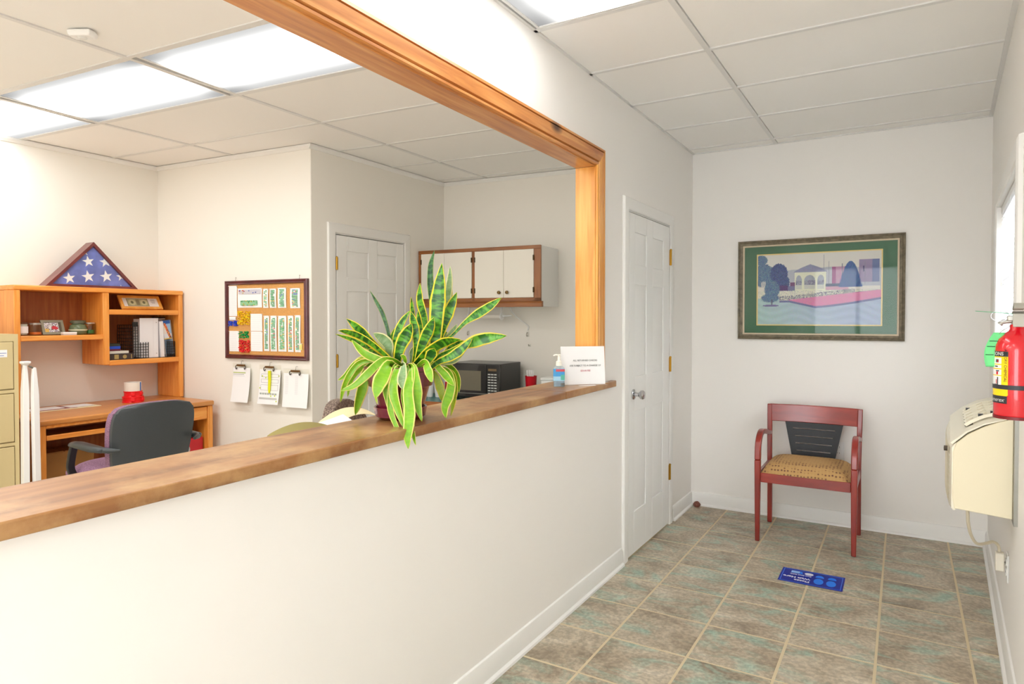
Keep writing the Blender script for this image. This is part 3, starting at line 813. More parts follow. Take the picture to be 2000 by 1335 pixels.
    if u > 0.18 and up-0.005 < v < up+0.055 - (0.05 if u > 0.8 else 0) and rn.random() < 0.45: c = (62+n(30), 66+n(30), 112+n(30))
    if u > 0.27 and lo < v < up: c = (212+n(26), 132+n(34), 172+n(26))
    if u > 0.19 and lo-0.028 < v <= lo: c = (106+n(30), 110+n(30), 156+n(30))
    low = lo-0.028 if u > 0.19 else 0.375
    if v <= low:
        s = 0.5+0.5*math.sin(v*60+u*9+3*math.sin(u*14)); base = mixc((172, 200, 198), (164, 180, 206), min(1, u*1.4))
        c = tuple(x + 10*(s-0.5) + n(18) for x in base)
    # small tree on the lawn
    blob(0.125, 0.50, 0.065, 0.13, T1, 0.2); blob(0.11, 0.38, 0.075, 0.06, T1, 0.25)
    if abs(u-0.125) < 0.004 and 0.29 < v < 0.36: c = (86, 84, 110)
    if ((u-0.115)/0.07)**2 + ((v-0.272)/0.016)**2 < 1: c = (112+n(14), 104+n(14), 150+n(14))
    return tuple(max(0, min(255, x)) for x in c)
NX, NZ = 300, 174
mb = MB(); ax, az = hw-0.134, hh-0.104; rn = random.Random(5)
for i in range(NX+1):
    for j in range(NZ+1): mb.v.append((-ax+2*ax*i/NX, -0.0075, -az+2*az*j/NZ))
for i in range(NX):
    for j in range(NZ):
        k = i*(NZ+1)+j
        mb.c[len(mb.f)] = picture((i+0.5)/NX, (j+0.5)/NZ, rn); mb.f.append((k, k+NZ+1, k+NZ+2, k+1))
obj('photo_print', mb, PRT, pf, smooth=0)
obj('glass', MB().box(-hw+0.040, hw-0.040, -0.0130, -0.0122, -hh+0.040, hh-0.040), GLASS('picture_glass', gloss=0.02, refl=0.35), pf, smooth=0)

# ---- blue floor sticker, printed to be read from the far side
fs = thing('floor_sticker', 'blue wait-here sticker with footprints on the tile floor', 'sticker', (-0.414, 3.855, 0.0012), R(180))
NAVY = M('sticker_navy', (2, 34, 160), 0.35); SKYB = M('sticker_blue', (24, 134, 252), 0.35); PALE = M('sticker_white', (238, 240, 250), 0.4)
LINEB = M('sticker_line', (70, 140, 250), 0.35)
obj('sheet', MB().box(-0.157, 0.157, -0.104, 0.104, 0, 0.0008), NAVY, fs, smooth=0)
mb = MB()
for a in ((-0.148, 0.148, -0.095, -0.092), (-0.148, 0.148, 0.092, 0.095), (-0.148, -0.145, -0.092, 0.092), (0.145, 0.148, -0.092, 0.092)): mb.box(*a, 0.0008, 0.0011)
obj('border_line', mb, LINEB, fs, smooth=0)
def ell(cx, cy, rx, ry, n=24): return [(cx+rx*math.cos(2*math.pi*i/n), cy+ry*math.sin(2*math.pi*i/n)) for i in range(n)]
for cx in (-0.098, -0.037):
    mb = MB(); mb.prism(ell(cx, 0.028, 0.0235, 0.042), 'z', 0.0008, 0.0012)
    mb.prism([p for p in ell(cx, -0.030, 0.021, 0.034) if p[1] < -0.022] , 'z', 0.0008, 0.0012)
    obj('footprint', mb, SKYB, fs, smooth=0)
text('lettering', 'Please', 0.031, PALE, fs, (0.004, 0.060, 0.0009), (0, 0, 0), 'LEFT', 0.0009)
text('lettering', 'Wait Here', 0.031, PALE, fs, (0.004, 0.022, 0.0009), (0, 0, 0), 'LEFT', 0.0009)
text('lettering', 'Shop Small Safely', 0.0155, PALE, fs, (0.003, -0.022, 0.0009), (0, 0, 0), 'LEFT', 0.0004)
obj('logo', MB().prism(ell(0.018, -0.056, 0.022, 0.018), 'z', 0.0008, 0.0012), PALE, fs, smooth=0)
obj('logo', MB().box(0.066, 0.108, -0.074, -0.042, 0.0008, 0.0012), M('sticker_pale_blue', (150, 196, 252), 0.4), fs, smooth=0)
obj('logo', MB().prism([(0.066, -0.042), (0.048, -0.038), (0.054, -0.074), (0.066, -0.074)], 'z', 0.0008, 0.0012), SKYB, fs, smooth=0)

# ---- wall air conditioner (frame of the right wall)
CREAM = M('cream_plastic', (236, 226, 196), 0.45); CREAML = M('light_cream_plastic', (240, 234, 214), 0.45)
ac = thing('air_conditioner', 'cream through-wall air conditioner on the right wall below the window', 'air conditioner', RW_LOC, RW_ROT)
U0, U1 = 1.12, 1.955
obj('wall_sleeve', MB().box(U0+0.02, U1+0.045, -0.012, 0.0, 0.655, 1.045), STEEL, ac, smooth=0)
body = [(-0.012, 0.668), (-0.190, 0.682), (-0.197, 0.72), (-0.196, 0.90), (-0.186, 0.935), (-0.150, 0.972), (-0.10, 1.005), (-0.05, 1.030), (-0.012, 1.040)]
obj('cabinet', MB().prism(body, 'x', U0+0.01, U1), CREAM, ac, bevel=0.003, smooth=30)
# bulging front cover and sloped top strip with the outlet
def cover(u, t):
    z = 0.672 + t*0.262; bulge = 0.018*math.sin(math.pi*min(1, max(0, u)))**0.6 + 0.002
    return (U0 + u*(U1-0.006-U0), -0.198 - bulge, z)
rs = []
for i in range(21):
    u = i/20; x, y, _ = cover(u, 0)
    rs.append([(x, -0.186, 0.676), (x, y+0.006, 0.674), (x, y, 0.684), (x, y, 0.915), (x, y+0.008, 0.930), (x, -0.186, 0.936)])
obj('front_cover', MB().rings(rs), CREAML, ac, smooth=40)
mb = MB()
for k in range(11):
    z = 0.70 + k*0.02
    mb.grid(lambda u, t: (U0+0.05+u*(U1-U0-0.10), -0.198-0.0035-0.018*math.sin(math.pi*(0.06+0.88*u))**0.6 - 0.002*math.sin(math.pi*t), z+0.008*t), 16, 2)
obj('intake_louvers', mb, CREAM, ac, smooth=60)
top = [(-0.199, 0.928), (-0.152, 0.977), (-0.10, 1.0105), (-0.012, 1.0445), (-0.012, 1.047), (-0.098, 1.018), (-0.156, 0.983), (-0.206, 0.934)]
obj('top_cover', MB().prism([(y, z) for y, z in top], 'x', U0, U1+0.004), CREAML, ac, bevel=0.002, smooth=30)
def onslope(s, h=0.0):  # s runs 0 at the front to 1 at the wall, along the sloped top
    y = -0.17 + s*0.15; z = 0.972 + s*0.063 + 0.019*math.sin(math.pi*s); return (y, z+h)
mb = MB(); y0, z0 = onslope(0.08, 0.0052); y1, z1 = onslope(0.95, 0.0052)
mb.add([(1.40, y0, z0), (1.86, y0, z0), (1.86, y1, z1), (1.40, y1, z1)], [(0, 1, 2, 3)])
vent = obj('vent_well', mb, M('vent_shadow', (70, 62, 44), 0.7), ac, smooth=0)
for k in range(6):
    u = 1.40 + 0.092*k; mb = MB()
    mb.sweep([(u, *onslope(s/6*0.87+0.08, 0.011)) for s in range(7)], 0.008, 0.012)
    obj('vent_bar', mb, CREAML, vent)
for k in range(3):
    s = 0.20 + 0.27*k; y, zz_ = onslope(s, 0.008)
    for q in range(5):
        u = 1.404+0.092*q
        obj('vent_vane', MB().add([(u+0.006, y-0.012, zz_-0.003), (u+0.078, y-0.012, zz_-0.003), (u+0.078, y+0.010, zz_+0.012), (u+0.006, y+0.010, zz_+0.012)], [(0, 1, 2, 3)]), CREAM, vent, smooth=0)
for s, q in ((0.42, 4), (0.68, 4), (0.2, 0)):
    y, zz_ = onslope(s, 0.012); u = 1.43+0.092*q
    obj('vent_tab', MB().box(u, u+0.03, y-0.008, y+0.008, zz_-0.002, zz_+0.006), BLACK, vent, smooth=0)
mb = MB().lathe([(0, 0), (0.010, 0), (0.010, -0.012), (0, -0.013)], 14, (U1-0.07, -0.214, 0.90), 'y')
obj('control_knob', mb, M('dark_bronze_knob', (70, 58, 44), 0.5), ac)
# power lead from the unit down to the adaptor
mb = MB(); mb.tube(spline([(1.85, -0.146, 0.664), (1.85, -0.145, 0.642), (1.84, -0.143, 0.606), (1.80, -0.135, 0.556), (1.76, -0.120, 0.514), (1.72, -0.103, 0.493), (1.68, -0.076, 0.491), (1.65, -0.054, 0.492), (1.625, -0.036, 0.475), (1.610, -0.030, 0.448)], 40), 0.0060, 8)
tag(obj('power_cord', mb, M('ivory_cord', (214, 204, 180), 0.5), loc=RW_LOC, rot=(0, 0, RW_ROT)), 'ivory power cord hanging from the air conditioner to the low outlet', 'cord')

# ---- fire extinguisher on its wall bracket (same frame)
EU, EO = 2.742, 0.060
fe = thing('fire_extinguisher', 'red fire extinguisher hung on the right wall at the edge of view', 'fire extinguisher', (xr(YB-EU*0.99883)-EO*0.99883, YB-EU*0.99883+EO*0.0483, 1.142), RW_ROT)
REDP = M('fire_red', (214, 10, 30), 0.22, coat=0.6); ER = 0.0525
obj('cylinder', MB().lathe([(0, 0.004), (0.046, 0.0), (0.0505, 0.003), (ER, 0.010), (ER, 0.180), (0.0508, 0.197), (0.045, 0.213), (0.033, 0.226), (0.021, 0.234), (0.018, 0.240), (0.018, 0.252), (0, 0.252)], 40), REDP, fe, smooth=50)
obj('foot_ring', MB().lathe([(ER-0.003, -0.002), (ER+0.0006, -0.002), (ER+0.0006, 0.006), (ER-0.003, 0.006)], 40), M('dark_red_rim', (120, 8, 20), 0.4), fe)
def patch(a0, a1, z0, z1, r, n=14):
    return MB().grid(lambda u, t: (r*math.cos(R(a0+(a1-a0)*u)), r*math.sin(R(a0+(a1-a0)*u)), z0+(z1-z0)*t), n, 1)
# angles: 0 = towards the viewer, -90 = into the room
YEL = M('label_yellow', (252, 214, 10), 0.4); LBK = M('label_black', (44, 44, 50), 0.45); LWH = M('label_white', (236, 236, 232), 0.45)
lb = obj('label', patch(-160, -26, 0.062, 0.180, ER+0.0004, 22), YEL, fe, smooth=60)
obj('label_band', patch(-160, -26, 0.166, 0.180, ER+0.0008, 22), LBK, lb, smooth=60)
obj('label_band', patch(-160, -28, 0.040, 0.060, ER+0.0008, 22), LBK, lb, smooth=60)
obj('label_band', patch(-160, -28, 0.0602, 0.085, ER+0.0006, 22), YEL, lb, smooth=60)
for z0, z1 in ((0.146, 0.163), (0.134, 0.143), (0.116, 0.131), (0.087, 0.1135)):
    obj('label_panel', patch(-158, -44, z0, z1, ER+0.0009, 20), LWH, lb, smooth=60)
def wrap_text(s, size, zc, a_end, mat, weight=0.0, vertical=False, shear=0.0):
    t = text('lettering', s, size, mat, lb, (0, 0, 0), (0, 0, 0), 'RIGHT', weight, shear)
    for v in t.data.vertices:
        x, y = v.co.x, v.co.y
        if vertical: x, y = y, -x
        a = R(a_end) + x/ER; rr = ER+0.0013
        v.co = Vector((rr*math.cos(a), rr*math.sin(a), zc + y))
wrap_text('INSTRUCTIONS', 0.013, 0.173, -38, LWH, 0.0004)
wrap_text('ABC DRY CHEMICAL', 0.0095, 0.098, -33, LBK, 0.0, True)
wrap_text('amerex', 0.015, 0.049, -36, LWH, 0.0002, False, 0.3)
for (z, a, w_, h_, mt) in ((0.154, -58, 10, 0.008, LBK), (0.153, -56, 4, 0.006, REDP), (0.139, -62, 12, 0.003, LBK), (0.121, -58, 7, 0.008, REDP), (0.127, -57, 12, 0.003, LBK), (0.100, -56, 4, 0.020, LBK), (0.098, -61, 3, 0.012, REDP), (0.089, -62, 14, 0.004, LBK)):
    obj('pictogram', patch(a-w_/2, a+w_/2, z-h_/2, z+h_/2, ER+0.0014, 4), mt, lb, smooth=60)
obj('strap', MB().lathe([(ER+0.0005, 0.078), (ER+0.0018, 0.0785), (ER+0.0018, 0.0895), (ER+0.0005, 0.090)], 40), LBK, fe)
mb = MB(); mb.box(-0.018, 0.018, ER+0.001, EO-0.001, 0.06, 0.19); mb.box(-0.014, 0.014, EO-0.006, EO-0.001, -0.012, 0.23)
obj('wall_bracket', mb, M('bracket_grey', (150, 146, 138), 0.5, metal=0.4), fe, smooth=0)
ALU = M('cast_aluminium', (188, 186, 176), 0.4, metal=0.7)
mb = MB(); mb.lathe([(0, 0.250), (0.015, 0.250), (0.015, 0.266), (0.012, 0.275), (0.012, 0.288), (0, 0.288)], 18)
mb.box(-0.011, 0.011, -0.024, 0.022, 0.262, 0.276)
obj('valve', mb, ALU, fe, bevel=0.002)
mb = MB(); mb.sweep([(-0.012, 0, 0.283), (0.012, 0, 0.286), (0.026, 0, 0.280), (0.034, 0, 0.246)], 0.026, 0.004, (0, 1, 0))
obj('carry_handle', mb, ALU, fe)
mb = MB(); mb.sweep([(-0.014, 0, 0.292), (0.010, 0, 0.306), (0.034, 0, 0.308), (0.046, 0, 0.294)], 0.024, 0.004, (0, 1, 0))
obj('squeeze_lever', mb, ALU, fe)
obj('pressure_gauge', MB().lathe([(0, 0.028), (0.011, 0.028), (0.011, 0.038), (0, 0.038)], 20, (0, 0.0, 0.269), 'y'), WHITE, fe)
ring = [(0.006+0.0*math.cos(t), -0.040+0.020*math.cos(t), 0.275+0.014*math.sin(t)) for t in [2*math.pi*i/24 for i in range(25)]]
obj('pull_ring', MB().tube(ring, 0.0012, 6, cap=False), CHROME, fe)
obj('pull_pin', MB().tube([(0.004, -0.024, 0.268), (0.004, 0.016, 0.268)], 0.002, 8), CHROME, fe)
obj('nozzle', MB().tube([(0, -0.012, 0.262), (0, -0.034, 0.259), (0, -0.040, 0.252)], [0.006, 0.006, 0.007], 12), ALU, fe)
ZIP = M('green_seal', (60, 180, 120), 0.4)
mb = MB(); mb.tube(spline([(0.010, 0.0, 0.278), (0.011, -0.03, 0.283), (0.010, -0.06, 0.286), (0.008, -0.095, 0.289)], 14), 0.0008, 6); mb.lathe([(0, -0.006), (0.006, -0.004), (0.007, 0), (0.006, 0.004), (0, 0.006)], 12, (0.011, -0.006, 0.278))
obj('tamper_seal', mb, ZIP, fe)
# curved green service tag hanging at the shoulder
GT = M('green_tag', (112, 224, 140), 0.6, var=0.04)
def tagf(u, t):
    return (0.012+0.004*u, -0.070 - 0.007*math.sin(math.pi*t) + 0.026*u + 0.016*t*t, 0.136 + 0.094*t)
sv = thing('service_tag', 'curled green paper tag tied to the fire extinguisher neck', 'tag', fe.location, RW_ROT)
tg = obj('tag_sheet', MB().grid(tagf, 4, 14), GT, sv, smooth=60)
so = tg.modifiers.new('thickness', 'SOLIDIFY'); so.thickness = 0.0006
mb = MB(); mb.tube(spline([(0.015, -0.042, 0.226), (0.014, -0.034, 0.236), (0.010, -0.020, 0.246), (0.004, -0.016, 0.256)], 10), 0.0007, 6)
obj('string', mb, STEEL, sv)
for t_ in (0.74, 0.58, 0.34):
    obj('printed_line', MB().grid(lambda u, t: tuple(a+b2 for a, b2 in zip(tagf(0.15+0.7*u, t_+0.025*t), (0.0016, -0.0010, 0))), 4, 1), M('tag_ink', (38, 96, 56), 0.7), tg, smooth=60)

# ================================================================== THINGS ON THE LEDGE
# ---- potted snake plant
def leaf_mat(name, core_dark, core_light, edge, bands, edge_at):
    m, nt, b = base_mat(name)
    tc = nd(nt, 'ShaderNodeTexCoord'); sp = nd(nt, 'ShaderNodeSeparateXYZ'); nt.links.new(tc.outputs['UV'], sp.inputs[0])
    # crossbands along the blade
    mp = nd(nt, 'ShaderNodeMapping'); mp.inputs['Scale'].default_value = (26, 1.0, 1); nt.links.new(tc.outputs['UV'], mp.inputs[0])
    oi = nd(nt, 'ShaderNodeObjectInfo'); nt.links.new(oi.outputs['Random'], mp.inputs['Location'])
    n = nd(nt, 'ShaderNodeTexNoise'); n.inputs['Scale'].default_value = 1.0; n.inputs['Detail'].default_value = 4; n.inputs['Distortion'].default_value = 0.5
    nt.links.new(mp.outputs[0], n.inputs['Vector'])
    lo, hi = (0.42, 0.58) if bands else (0.2, 0.8)
    core = ramp(nt, n.outputs[0], [(lo, core_dark), (hi, core_light)])
    d = nd(nt, 'ShaderNodeMath', operation='SUBTRACT'); d.inputs[1].default_value = 0.5; nt.links.new(sp.outputs[1], d.inputs[0])
    a = nd(nt, 'ShaderNodeMath', operation='ABSOLUTE'); nt.links.new(d.outputs[0], a.inputs[0])
    n2 = nd(nt, 'ShaderNodeTexNoise'); n2.inputs['Scale'].default_value = 5.0; nt.links.new(tc.outputs['UV'], n2.inputs['Vector'])
    w = nd(nt, 'ShaderNodeMath', operation='MULTIPLY_ADD'); w.inputs[1].default_value = 0.12; nt.links.new(n2.outputs[0], w.inputs[0]); nt.links.new(a.outputs[0], w.inputs[2])
    fr = nd(nt, 'ShaderNodeMapRange'); fr.inputs[1].default_value = edge_at+0.06; fr.inputs[2].default_value = edge_at+0.075; nt.links.new(w.outputs[0], fr.inputs[0])
    mx = nd(nt, 'ShaderNodeMix', data_type='RGBA'); nt.links.new(fr.outputs[0], mx.inputs[0]); nt.links.new(core, mx.inputs[6]); mx.inputs[7].default_value = lin(edge)
    nt.links.new(mx.outputs[2], b.inputs['Base Color'])
    b.inputs['Roughness'].default_value = 0.32
    tl = nd(nt, 'ShaderNodeBsdfTranslucent'); nt.links.new(mx.outputs[2], tl.inputs[0]); ms = nd(nt, 'ShaderNodeMixShader'); ms.inputs[0].default_value = 0.18
    nt.links.new(b.outputs[0], ms.inputs[1]); nt.links.new(tl.outputs[0], ms.inputs[2]); nt.links.new(ms.outputs[0], nt.nodes['Material Output'].inputs[0])
    return m
LM = {'u': leaf_mat('banded_green_leaf', (24, 90, 12), (100, 176, 36), (240, 220, 50), True, 0.385),
      's': leaf_mat('slim_dark_leaf', (24, 74, 34), (66, 122, 62), (150, 170, 70), True, 0.44),
      'p': leaf_mat('pale_variegated_leaf', (104, 150, 84), (176, 200, 150), (236, 232, 170), False, 0.36),
      't': leaf_mat('bright_green_leaf', (36, 110, 18), (104, 180, 40), (242, 224, 80), True, 0.39),
      'd': leaf_mat('drooping_lime_leaf', (112, 176, 24), (152, 206, 44), (244, 230, 132), False, 0.40),
      'y': leaf_mat('yellowing_leaf', (150, 184, 40), (190, 206, 54), (236, 220, 90), False, 0.38)}
PX, PY = -1.500, 1.752; PZ0 = zl(PY)
pl = thing('potted_snake_plant', 'variegated snake plant in a maroon pot on the brown ledge', 'plant', (PX, PY, PZ0))
POT = M('maroon_glaze', (108, 24, 44), 0.25, coat=0.6)
obj('pot', MB().lathe([(0.0, 0.012), (0.070, 0.012), (0.074, 0.02), (0.100, 0.110), (0.103, 0.114), (0.110, 0.116), (0.118, 0.166), (0.124, 0.170), (0.126, 0.178), (0.124, 0.184), (0.114, 0.183), (0.104, 0.150), (0.0, 0.148)], 40), POT, pl, smooth=40)
obj('saucer', MB().lathe([(0.0, 0.0), (0.070, 0.0), (0.086, 0.012), (0.092, 0.042), (0.090, 0.044), (0.085, 0.042), (0.077, 0.016), (0.0, 0.012)], 40), POT, pl, smooth=40)
obj('soil', MB().lathe([(0.0, 0.140), (0.097, 0.148), (0.095, 0.153), (0.05, 0.158), (0.0, 0.160)], 24), M('potting_soil', (52, 40, 30), 0.95, var=0.3, vscale=60), pl)
LEAVES = [
 ('u', 0.052, [(-1.410, 1.807, 1.238), (-1.397, 1.808, 1.289), (-1.390, 1.807, 1.345), (-1.382, 1.807, 1.439), (-1.373, 1.807, 1.511), (-1.362, 1.808, 1.601)]),
 ('s', 0.021, [(-1.432, 1.840, 1.240), (-1.431, 1.848, 1.343), (-1.438, 1.851, 1.457), (-1.446, 1.852, 1.532), (-1.448, 1.857, 1.601), (-1.440, 1.868, 1.654)]),
 ('p', 0.024, [(-1.436, 1.849, 1.240), (-1.419, 1.866, 1.320), (-1.406, 1.881, 1.429), (-1.399, 1.891, 1.486), (-1.396, 1.899, 1.550), (-1.397, 1.904, 1.599)]),
 ('u', 0.015, [(-1.442, 1.857, 1.239), (-1.413, 1.885, 1.365), (-1.400, 1.903, 1.458), (-1.396, 1.914, 1.525)]),
 ('u', 0.040, [(-1.416, 1.815, 1.237), (-1.399, 1.830, 1.321), (-1.384, 1.843, 1.389), (-1.367, 1.857, 1.440), (-1.346, 1.874, 1.503)]),
 ('u', 0.030, [(-1.438, 1.825, 1.236), (-1.443, 1.824, 1.343), (-1.450, 1.822, 1.412), (-1.464, 1.815, 1.474), (-1.464, 1.816, 1.535)]),
 ('u', 0.016, [(-1.493, 1.839, 1.232), (-1.501, 1.836, 1.342), (-1.511, 1.832, 1.429), (-1.516, 1.830, 1.488)]),
 ('u', 0.028, [(-1.450, 1.759, 1.239), (-1.438, 1.759, 1.295), (-1.432, 1.755, 1.345), (-1.435, 1.746, 1.395), (-1.439, 1.735, 1.435)]),
 ('u', 0.044, [(-1.467, 1.807, 1.236), (-1.466, 1.817, 1.298), (-1.467, 1.826, 1.366), (-1.482, 1.826, 1.440)]),
 ('u', 0.037, [(-1.436, 1.756, 1.240), (-1.422, 1.754, 1.279), (-1.402, 1.755, 1.329), (-1.379, 1.758, 1.373), (-1.359, 1.759, 1.414)]),
 ('u', 0.027, [(-1.506, 1.749, 1.232), (-1.519, 1.748, 1.288), (-1.521, 1.754, 1.344), (-1.508, 1.769, 1.395), (-1.486, 1.789, 1.439)]),
 ('u', 0.044, [(-1.491, 1.723, 1.235), (-1.485, 1.719, 1.268), (-1.470, 1.720, 1.318), (-1.449, 1.725, 1.357), (-1.429, 1.728, 1.394)]),
 ('s', 0.013, [(-1.529, 1.759, 1.236), (-1.537, 1.751, 1.299), (-1.547, 1.742, 1.366), (-1.561, 1.729, 1.428), (-1.578, 1.716, 1.469), (-1.594, 1.702, 1.507)]),
 ('u', 0.024, [(-1.529, 1.759, 1.236), (-1.539, 1.758, 1.287), (-1.544, 1.760, 1.332), (-1.540, 1.767, 1.376)]),
 ('p', 0.038, [(-1.506, 1.749, 1.232), (-1.530, 1.730, 1.277), (-1.531, 1.724, 1.317), (-1.547, 1.709, 1.342), (-1.569, 1.691, 1.360)]),
 ('u', 0.035, [(-1.493, 1.734, 1.234), (-1.525, 1.713, 1.278), (-1.571, 1.683, 1.328), (-1.606, 1.661, 1.373), (-1.642, 1.637, 1.410)]),
 ('u', 0.029, [(-1.480, 1.718, 1.235), (-1.506, 1.699, 1.274), (-1.546, 1.671, 1.318), (-1.586, 1.643, 1.350), (-1.620, 1.618, 1.365), (-1.643, 1.600, 1.370)]),
 ('u', 0.020, [(-1.506, 1.749, 1.232), (-1.553, 1.728, 1.277), (-1.605, 1.703, 1.309), (-1.657, 1.678, 1.337), (-1.711, 1.653, 1.356)]),
 ('d', 0.026, [(-1.460, 1.695, 1.238), (-1.475, 1.681, 1.260), (-1.514, 1.652, 1.274), (-1.550, 1.625, 1.295), (-1.582, 1.601, 1.339)]),
 ('u', 0.028, [(-1.499, 1.741, 1.233), (-1.531, 1.719, 1.264), (-1.562, 1.697, 1.289), (-1.584, 1.681, 1.305)]),
 ('t', 0.031, [(-1.422, 1.823, 1.236), (-1.392, 1.839, 1.321), (-1.356, 1.857, 1.350), (-1.316, 1.878, 1.395), (-1.281, 1.896, 1.422), (-1.240, 1.917, 1.451), (-1.201, 1.937, 1.483)]),
 ('t', 0.042, [(-1.410, 1.807, 1.238), (-1.386, 1.812, 1.277), (-1.334, 1.835, 1.303), (-1.286, 1.854, 1.323), (-1.234, 1.877, 1.341), (-1.163, 1.910, 1.352)]),
 ('u', 0.031, [(-1.379, 1.767, 1.242), (-1.351, 1.775, 1.264), (-1.314, 1.789, 1.280), (-1.277, 1.803, 1.307), (-1.240, 1.818, 1.348)]),
 ('u', 0.045, [(-1.435, 1.733, 1.236), (-1.413, 1.736, 1.260), (-1.376, 1.746, 1.297), (-1.333, 1.761, 1.325), (-1.300, 1.770, 1.337), (-1.264, 1.780, 1.341)]),
 ('p', 0.028, [(-1.416, 1.815, 1.237), (-1.389, 1.835, 1.258), (-1.353, 1.861, 1.264), (-1.320, 1.885, 1.294)]),
 ('p', 0.024, [(-1.447, 1.854, 1.233), (-1.420, 1.876, 1.314), (-1.390, 1.899, 1.354), (-1.374, 1.913, 1.390)]),
 ('u', 0.037, [(-1.391, 1.748, 1.242), (-1.377, 1.749, 1.267), (-1.363, 1.751, 1.292), (-1.350, 1.751, 1.310)]),
 ('u', 0.031, [(-1.428, 1.831, 1.236), (-1.417, 1.843, 1.309), (-1.404, 1.855, 1.343), (-1.386, 1.870, 1.363)]),
 ('p', 0.020, [(-1.487, 1.796, 1.236), (-1.487, 1.796, 1.275), (-1.485, 1.798, 1.292), (-1.478, 1.803, 1.315)]),
 ('u', 0.026, [(-1.422, 1.823, 1.236), (-1.398, 1.838, 1.265), (-1.374, 1.853, 1.293), (-1.350, 1.867, 1.321), (-1.316, 1.888, 1.332)]),
 ('d', 0.036, [(-1.429, 1.702, 1.247), (-1.391, 1.680, 1.255), (-1.367, 1.649, 1.227), (-1.361, 1.626, 1.178), (-1.348, 1.618, 1.123), (-1.340, 1.606, 1.083), (-1.334, 1.591, 1.041), (-1.322, 1.580, 1.004)]),
 ('d', 0.028, [(-1.424, 1.705, 1.247), (-1.379, 1.676, 1.256), (-1.351, 1.653, 1.219), (-1.341, 1.650, 1.177), (-1.339, 1.648, 1.131), (-1.327, 1.654, 1.079)]),
 ('d', 0.019, [(-1.434, 1.699, 1.247), (-1.403, 1.676, 1.249), (-1.392, 1.650, 1.208), (-1.390, 1.640, 1.160), (-1.373, 1.629, 1.111), (-1.360, 1.611, 1.058)]),
 ('p', 0.028, [(-1.441, 1.695, 1.256), (-1.413, 1.666, 1.259), (-1.389, 1.633, 1.233), (-1.390, 1.629, 1.207), (-1.385, 1.628, 1.182)]),
 ('d', 0.032, [(-1.449, 1.690, 1.247), (-1.429, 1.653, 1.247), (-1.418, 1.624, 1.209), (-1.415, 1.618, 1.170), (-1.397, 1.616, 1.123), (-1.369, 1.618, 1.056)]),
 ('d', 0.019, [(-1.454, 1.687, 1.247), (-1.444, 1.658, 1.255), (-1.434, 1.629, 1.202), (-1.434, 1.622, 1.157), (-1.427, 1.619, 1.109), (-1.394, 1.608, 1.064), (-1.357, 1.601, 1.027)]),
 ('d', 0.046, [(-1.477, 1.709, 1.245), (-1.459, 1.649, 1.261), (-1.450, 1.613, 1.232), (-1.453, 1.591, 1.196), (-1.456, 1.579, 1.154)]),
 ('d', 0.026, [(-1.472, 1.735, 1.243), (-1.469, 1.696, 1.266), (-1.476, 1.651, 1.275), (-1.494, 1.628, 1.258), (-1.517, 1.602, 1.224), (-1.552, 1.581, 1.189), (-1.590, 1.557, 1.172)]),
 ('d', 0.020, [(-1.507, 1.749, 1.241), (-1.529, 1.719, 1.266), (-1.565, 1.679, 1.267), (-1.601, 1.652, 1.256), (-1.625, 1.631, 1.214), (-1.648, 1.628, 1.170), (-1.664, 1.629, 1.121)]),
 ('d', 0.036, [(-1.533, 1.733, 1.250), (-1.578, 1.693, 1.251), (-1.589, 1.674, 1.221), (-1.593, 1.663, 1.173), (-1.603, 1.654, 1.125), (-1.612, 1.647, 1.079)]),
 ('d', 0.017, [(-1.540, 1.787, 1.237), (-1.625, 1.744, 1.263), (-1.658, 1.729, 1.269), (-1.682, 1.714, 1.246), (-1.708, 1.693, 1.205), (-1.724, 1.676, 1.191)]),
 ('d', 0.018, [(-1.544, 1.773, 1.238), (-1.619, 1.728, 1.250), (-1.660, 1.709, 1.222), (-1.685, 1.699, 1.187), (-1.694, 1.693, 1.131)]),
 ('d', 0.024, [(-1.442, 1.765, 1.242), (-1.382, 1.777, 1.257), (-1.342, 1.778, 1.233), (-1.309, 1.773, 1.208), (-1.281, 1.766, 1.187)]),
 ('d', 0.020, [(-1.467, 1.796, 1.239), (-1.399, 1.849, 1.253), (-1.373, 1.876, 1.238), (-1.349, 1.883, 1.201), (-1.342, 1.880, 1.149)]),
 ('y', 0.028, [(-1.428, 1.796, 1.241), (-1.399, 1.813, 1.219), (-1.385, 1.820, 1.183), (-1.377, 1.824, 1.152), (-1.371, 1.827, 1.115)]),
 ('d', 0.032, [(-1.415, 1.804, 1.241), (-1.355, 1.825, 1.233), (-1.334, 1.823, 1.191), (-1.333, 1.809, 1.147), (-1.337, 1.791, 1.109), (-1.327, 1.783, 1.073)]),
 ('y', 0.020, [(-1.433, 1.828, 1.239), (-1.367, 1.867, 1.223), (-1.355, 1.873, 1.173), (-1.355, 1.866, 1.124), (-1.360, 1.856, 1.068)]),
 ('d', 0.027, [(-1.416, 1.733, 1.245), (-1.367, 1.717, 1.268), (-1.333, 1.690, 1.248), (-1.319, 1.686, 1.226), (-1.307, 1.681, 1.204)]),
 ('d', 0.017, [(-1.498, 1.719, 1.243), (-1.508, 1.678, 1.251), (-1.507, 1.644, 1.221), (-1.505, 1.626, 1.181), (-1.485, 1.619, 1.129)]),
 ('d', 0.019, [(-1.454, 1.687, 1.247), (-1.465, 1.651, 1.222), (-1.456, 1.626, 1.184), (-1.446, 1.625, 1.144), (-1.437, 1.624, 1.106)]),
 ('d', 0.013, [(-1.415, 1.699, 1.248), (-1.383, 1.675, 1.201), (-1.365, 1.652, 1.118), (-1.356, 1.641, 1.063), (-1.336, 1.623, 1.036), (-1.309, 1.600, 1.013)]),
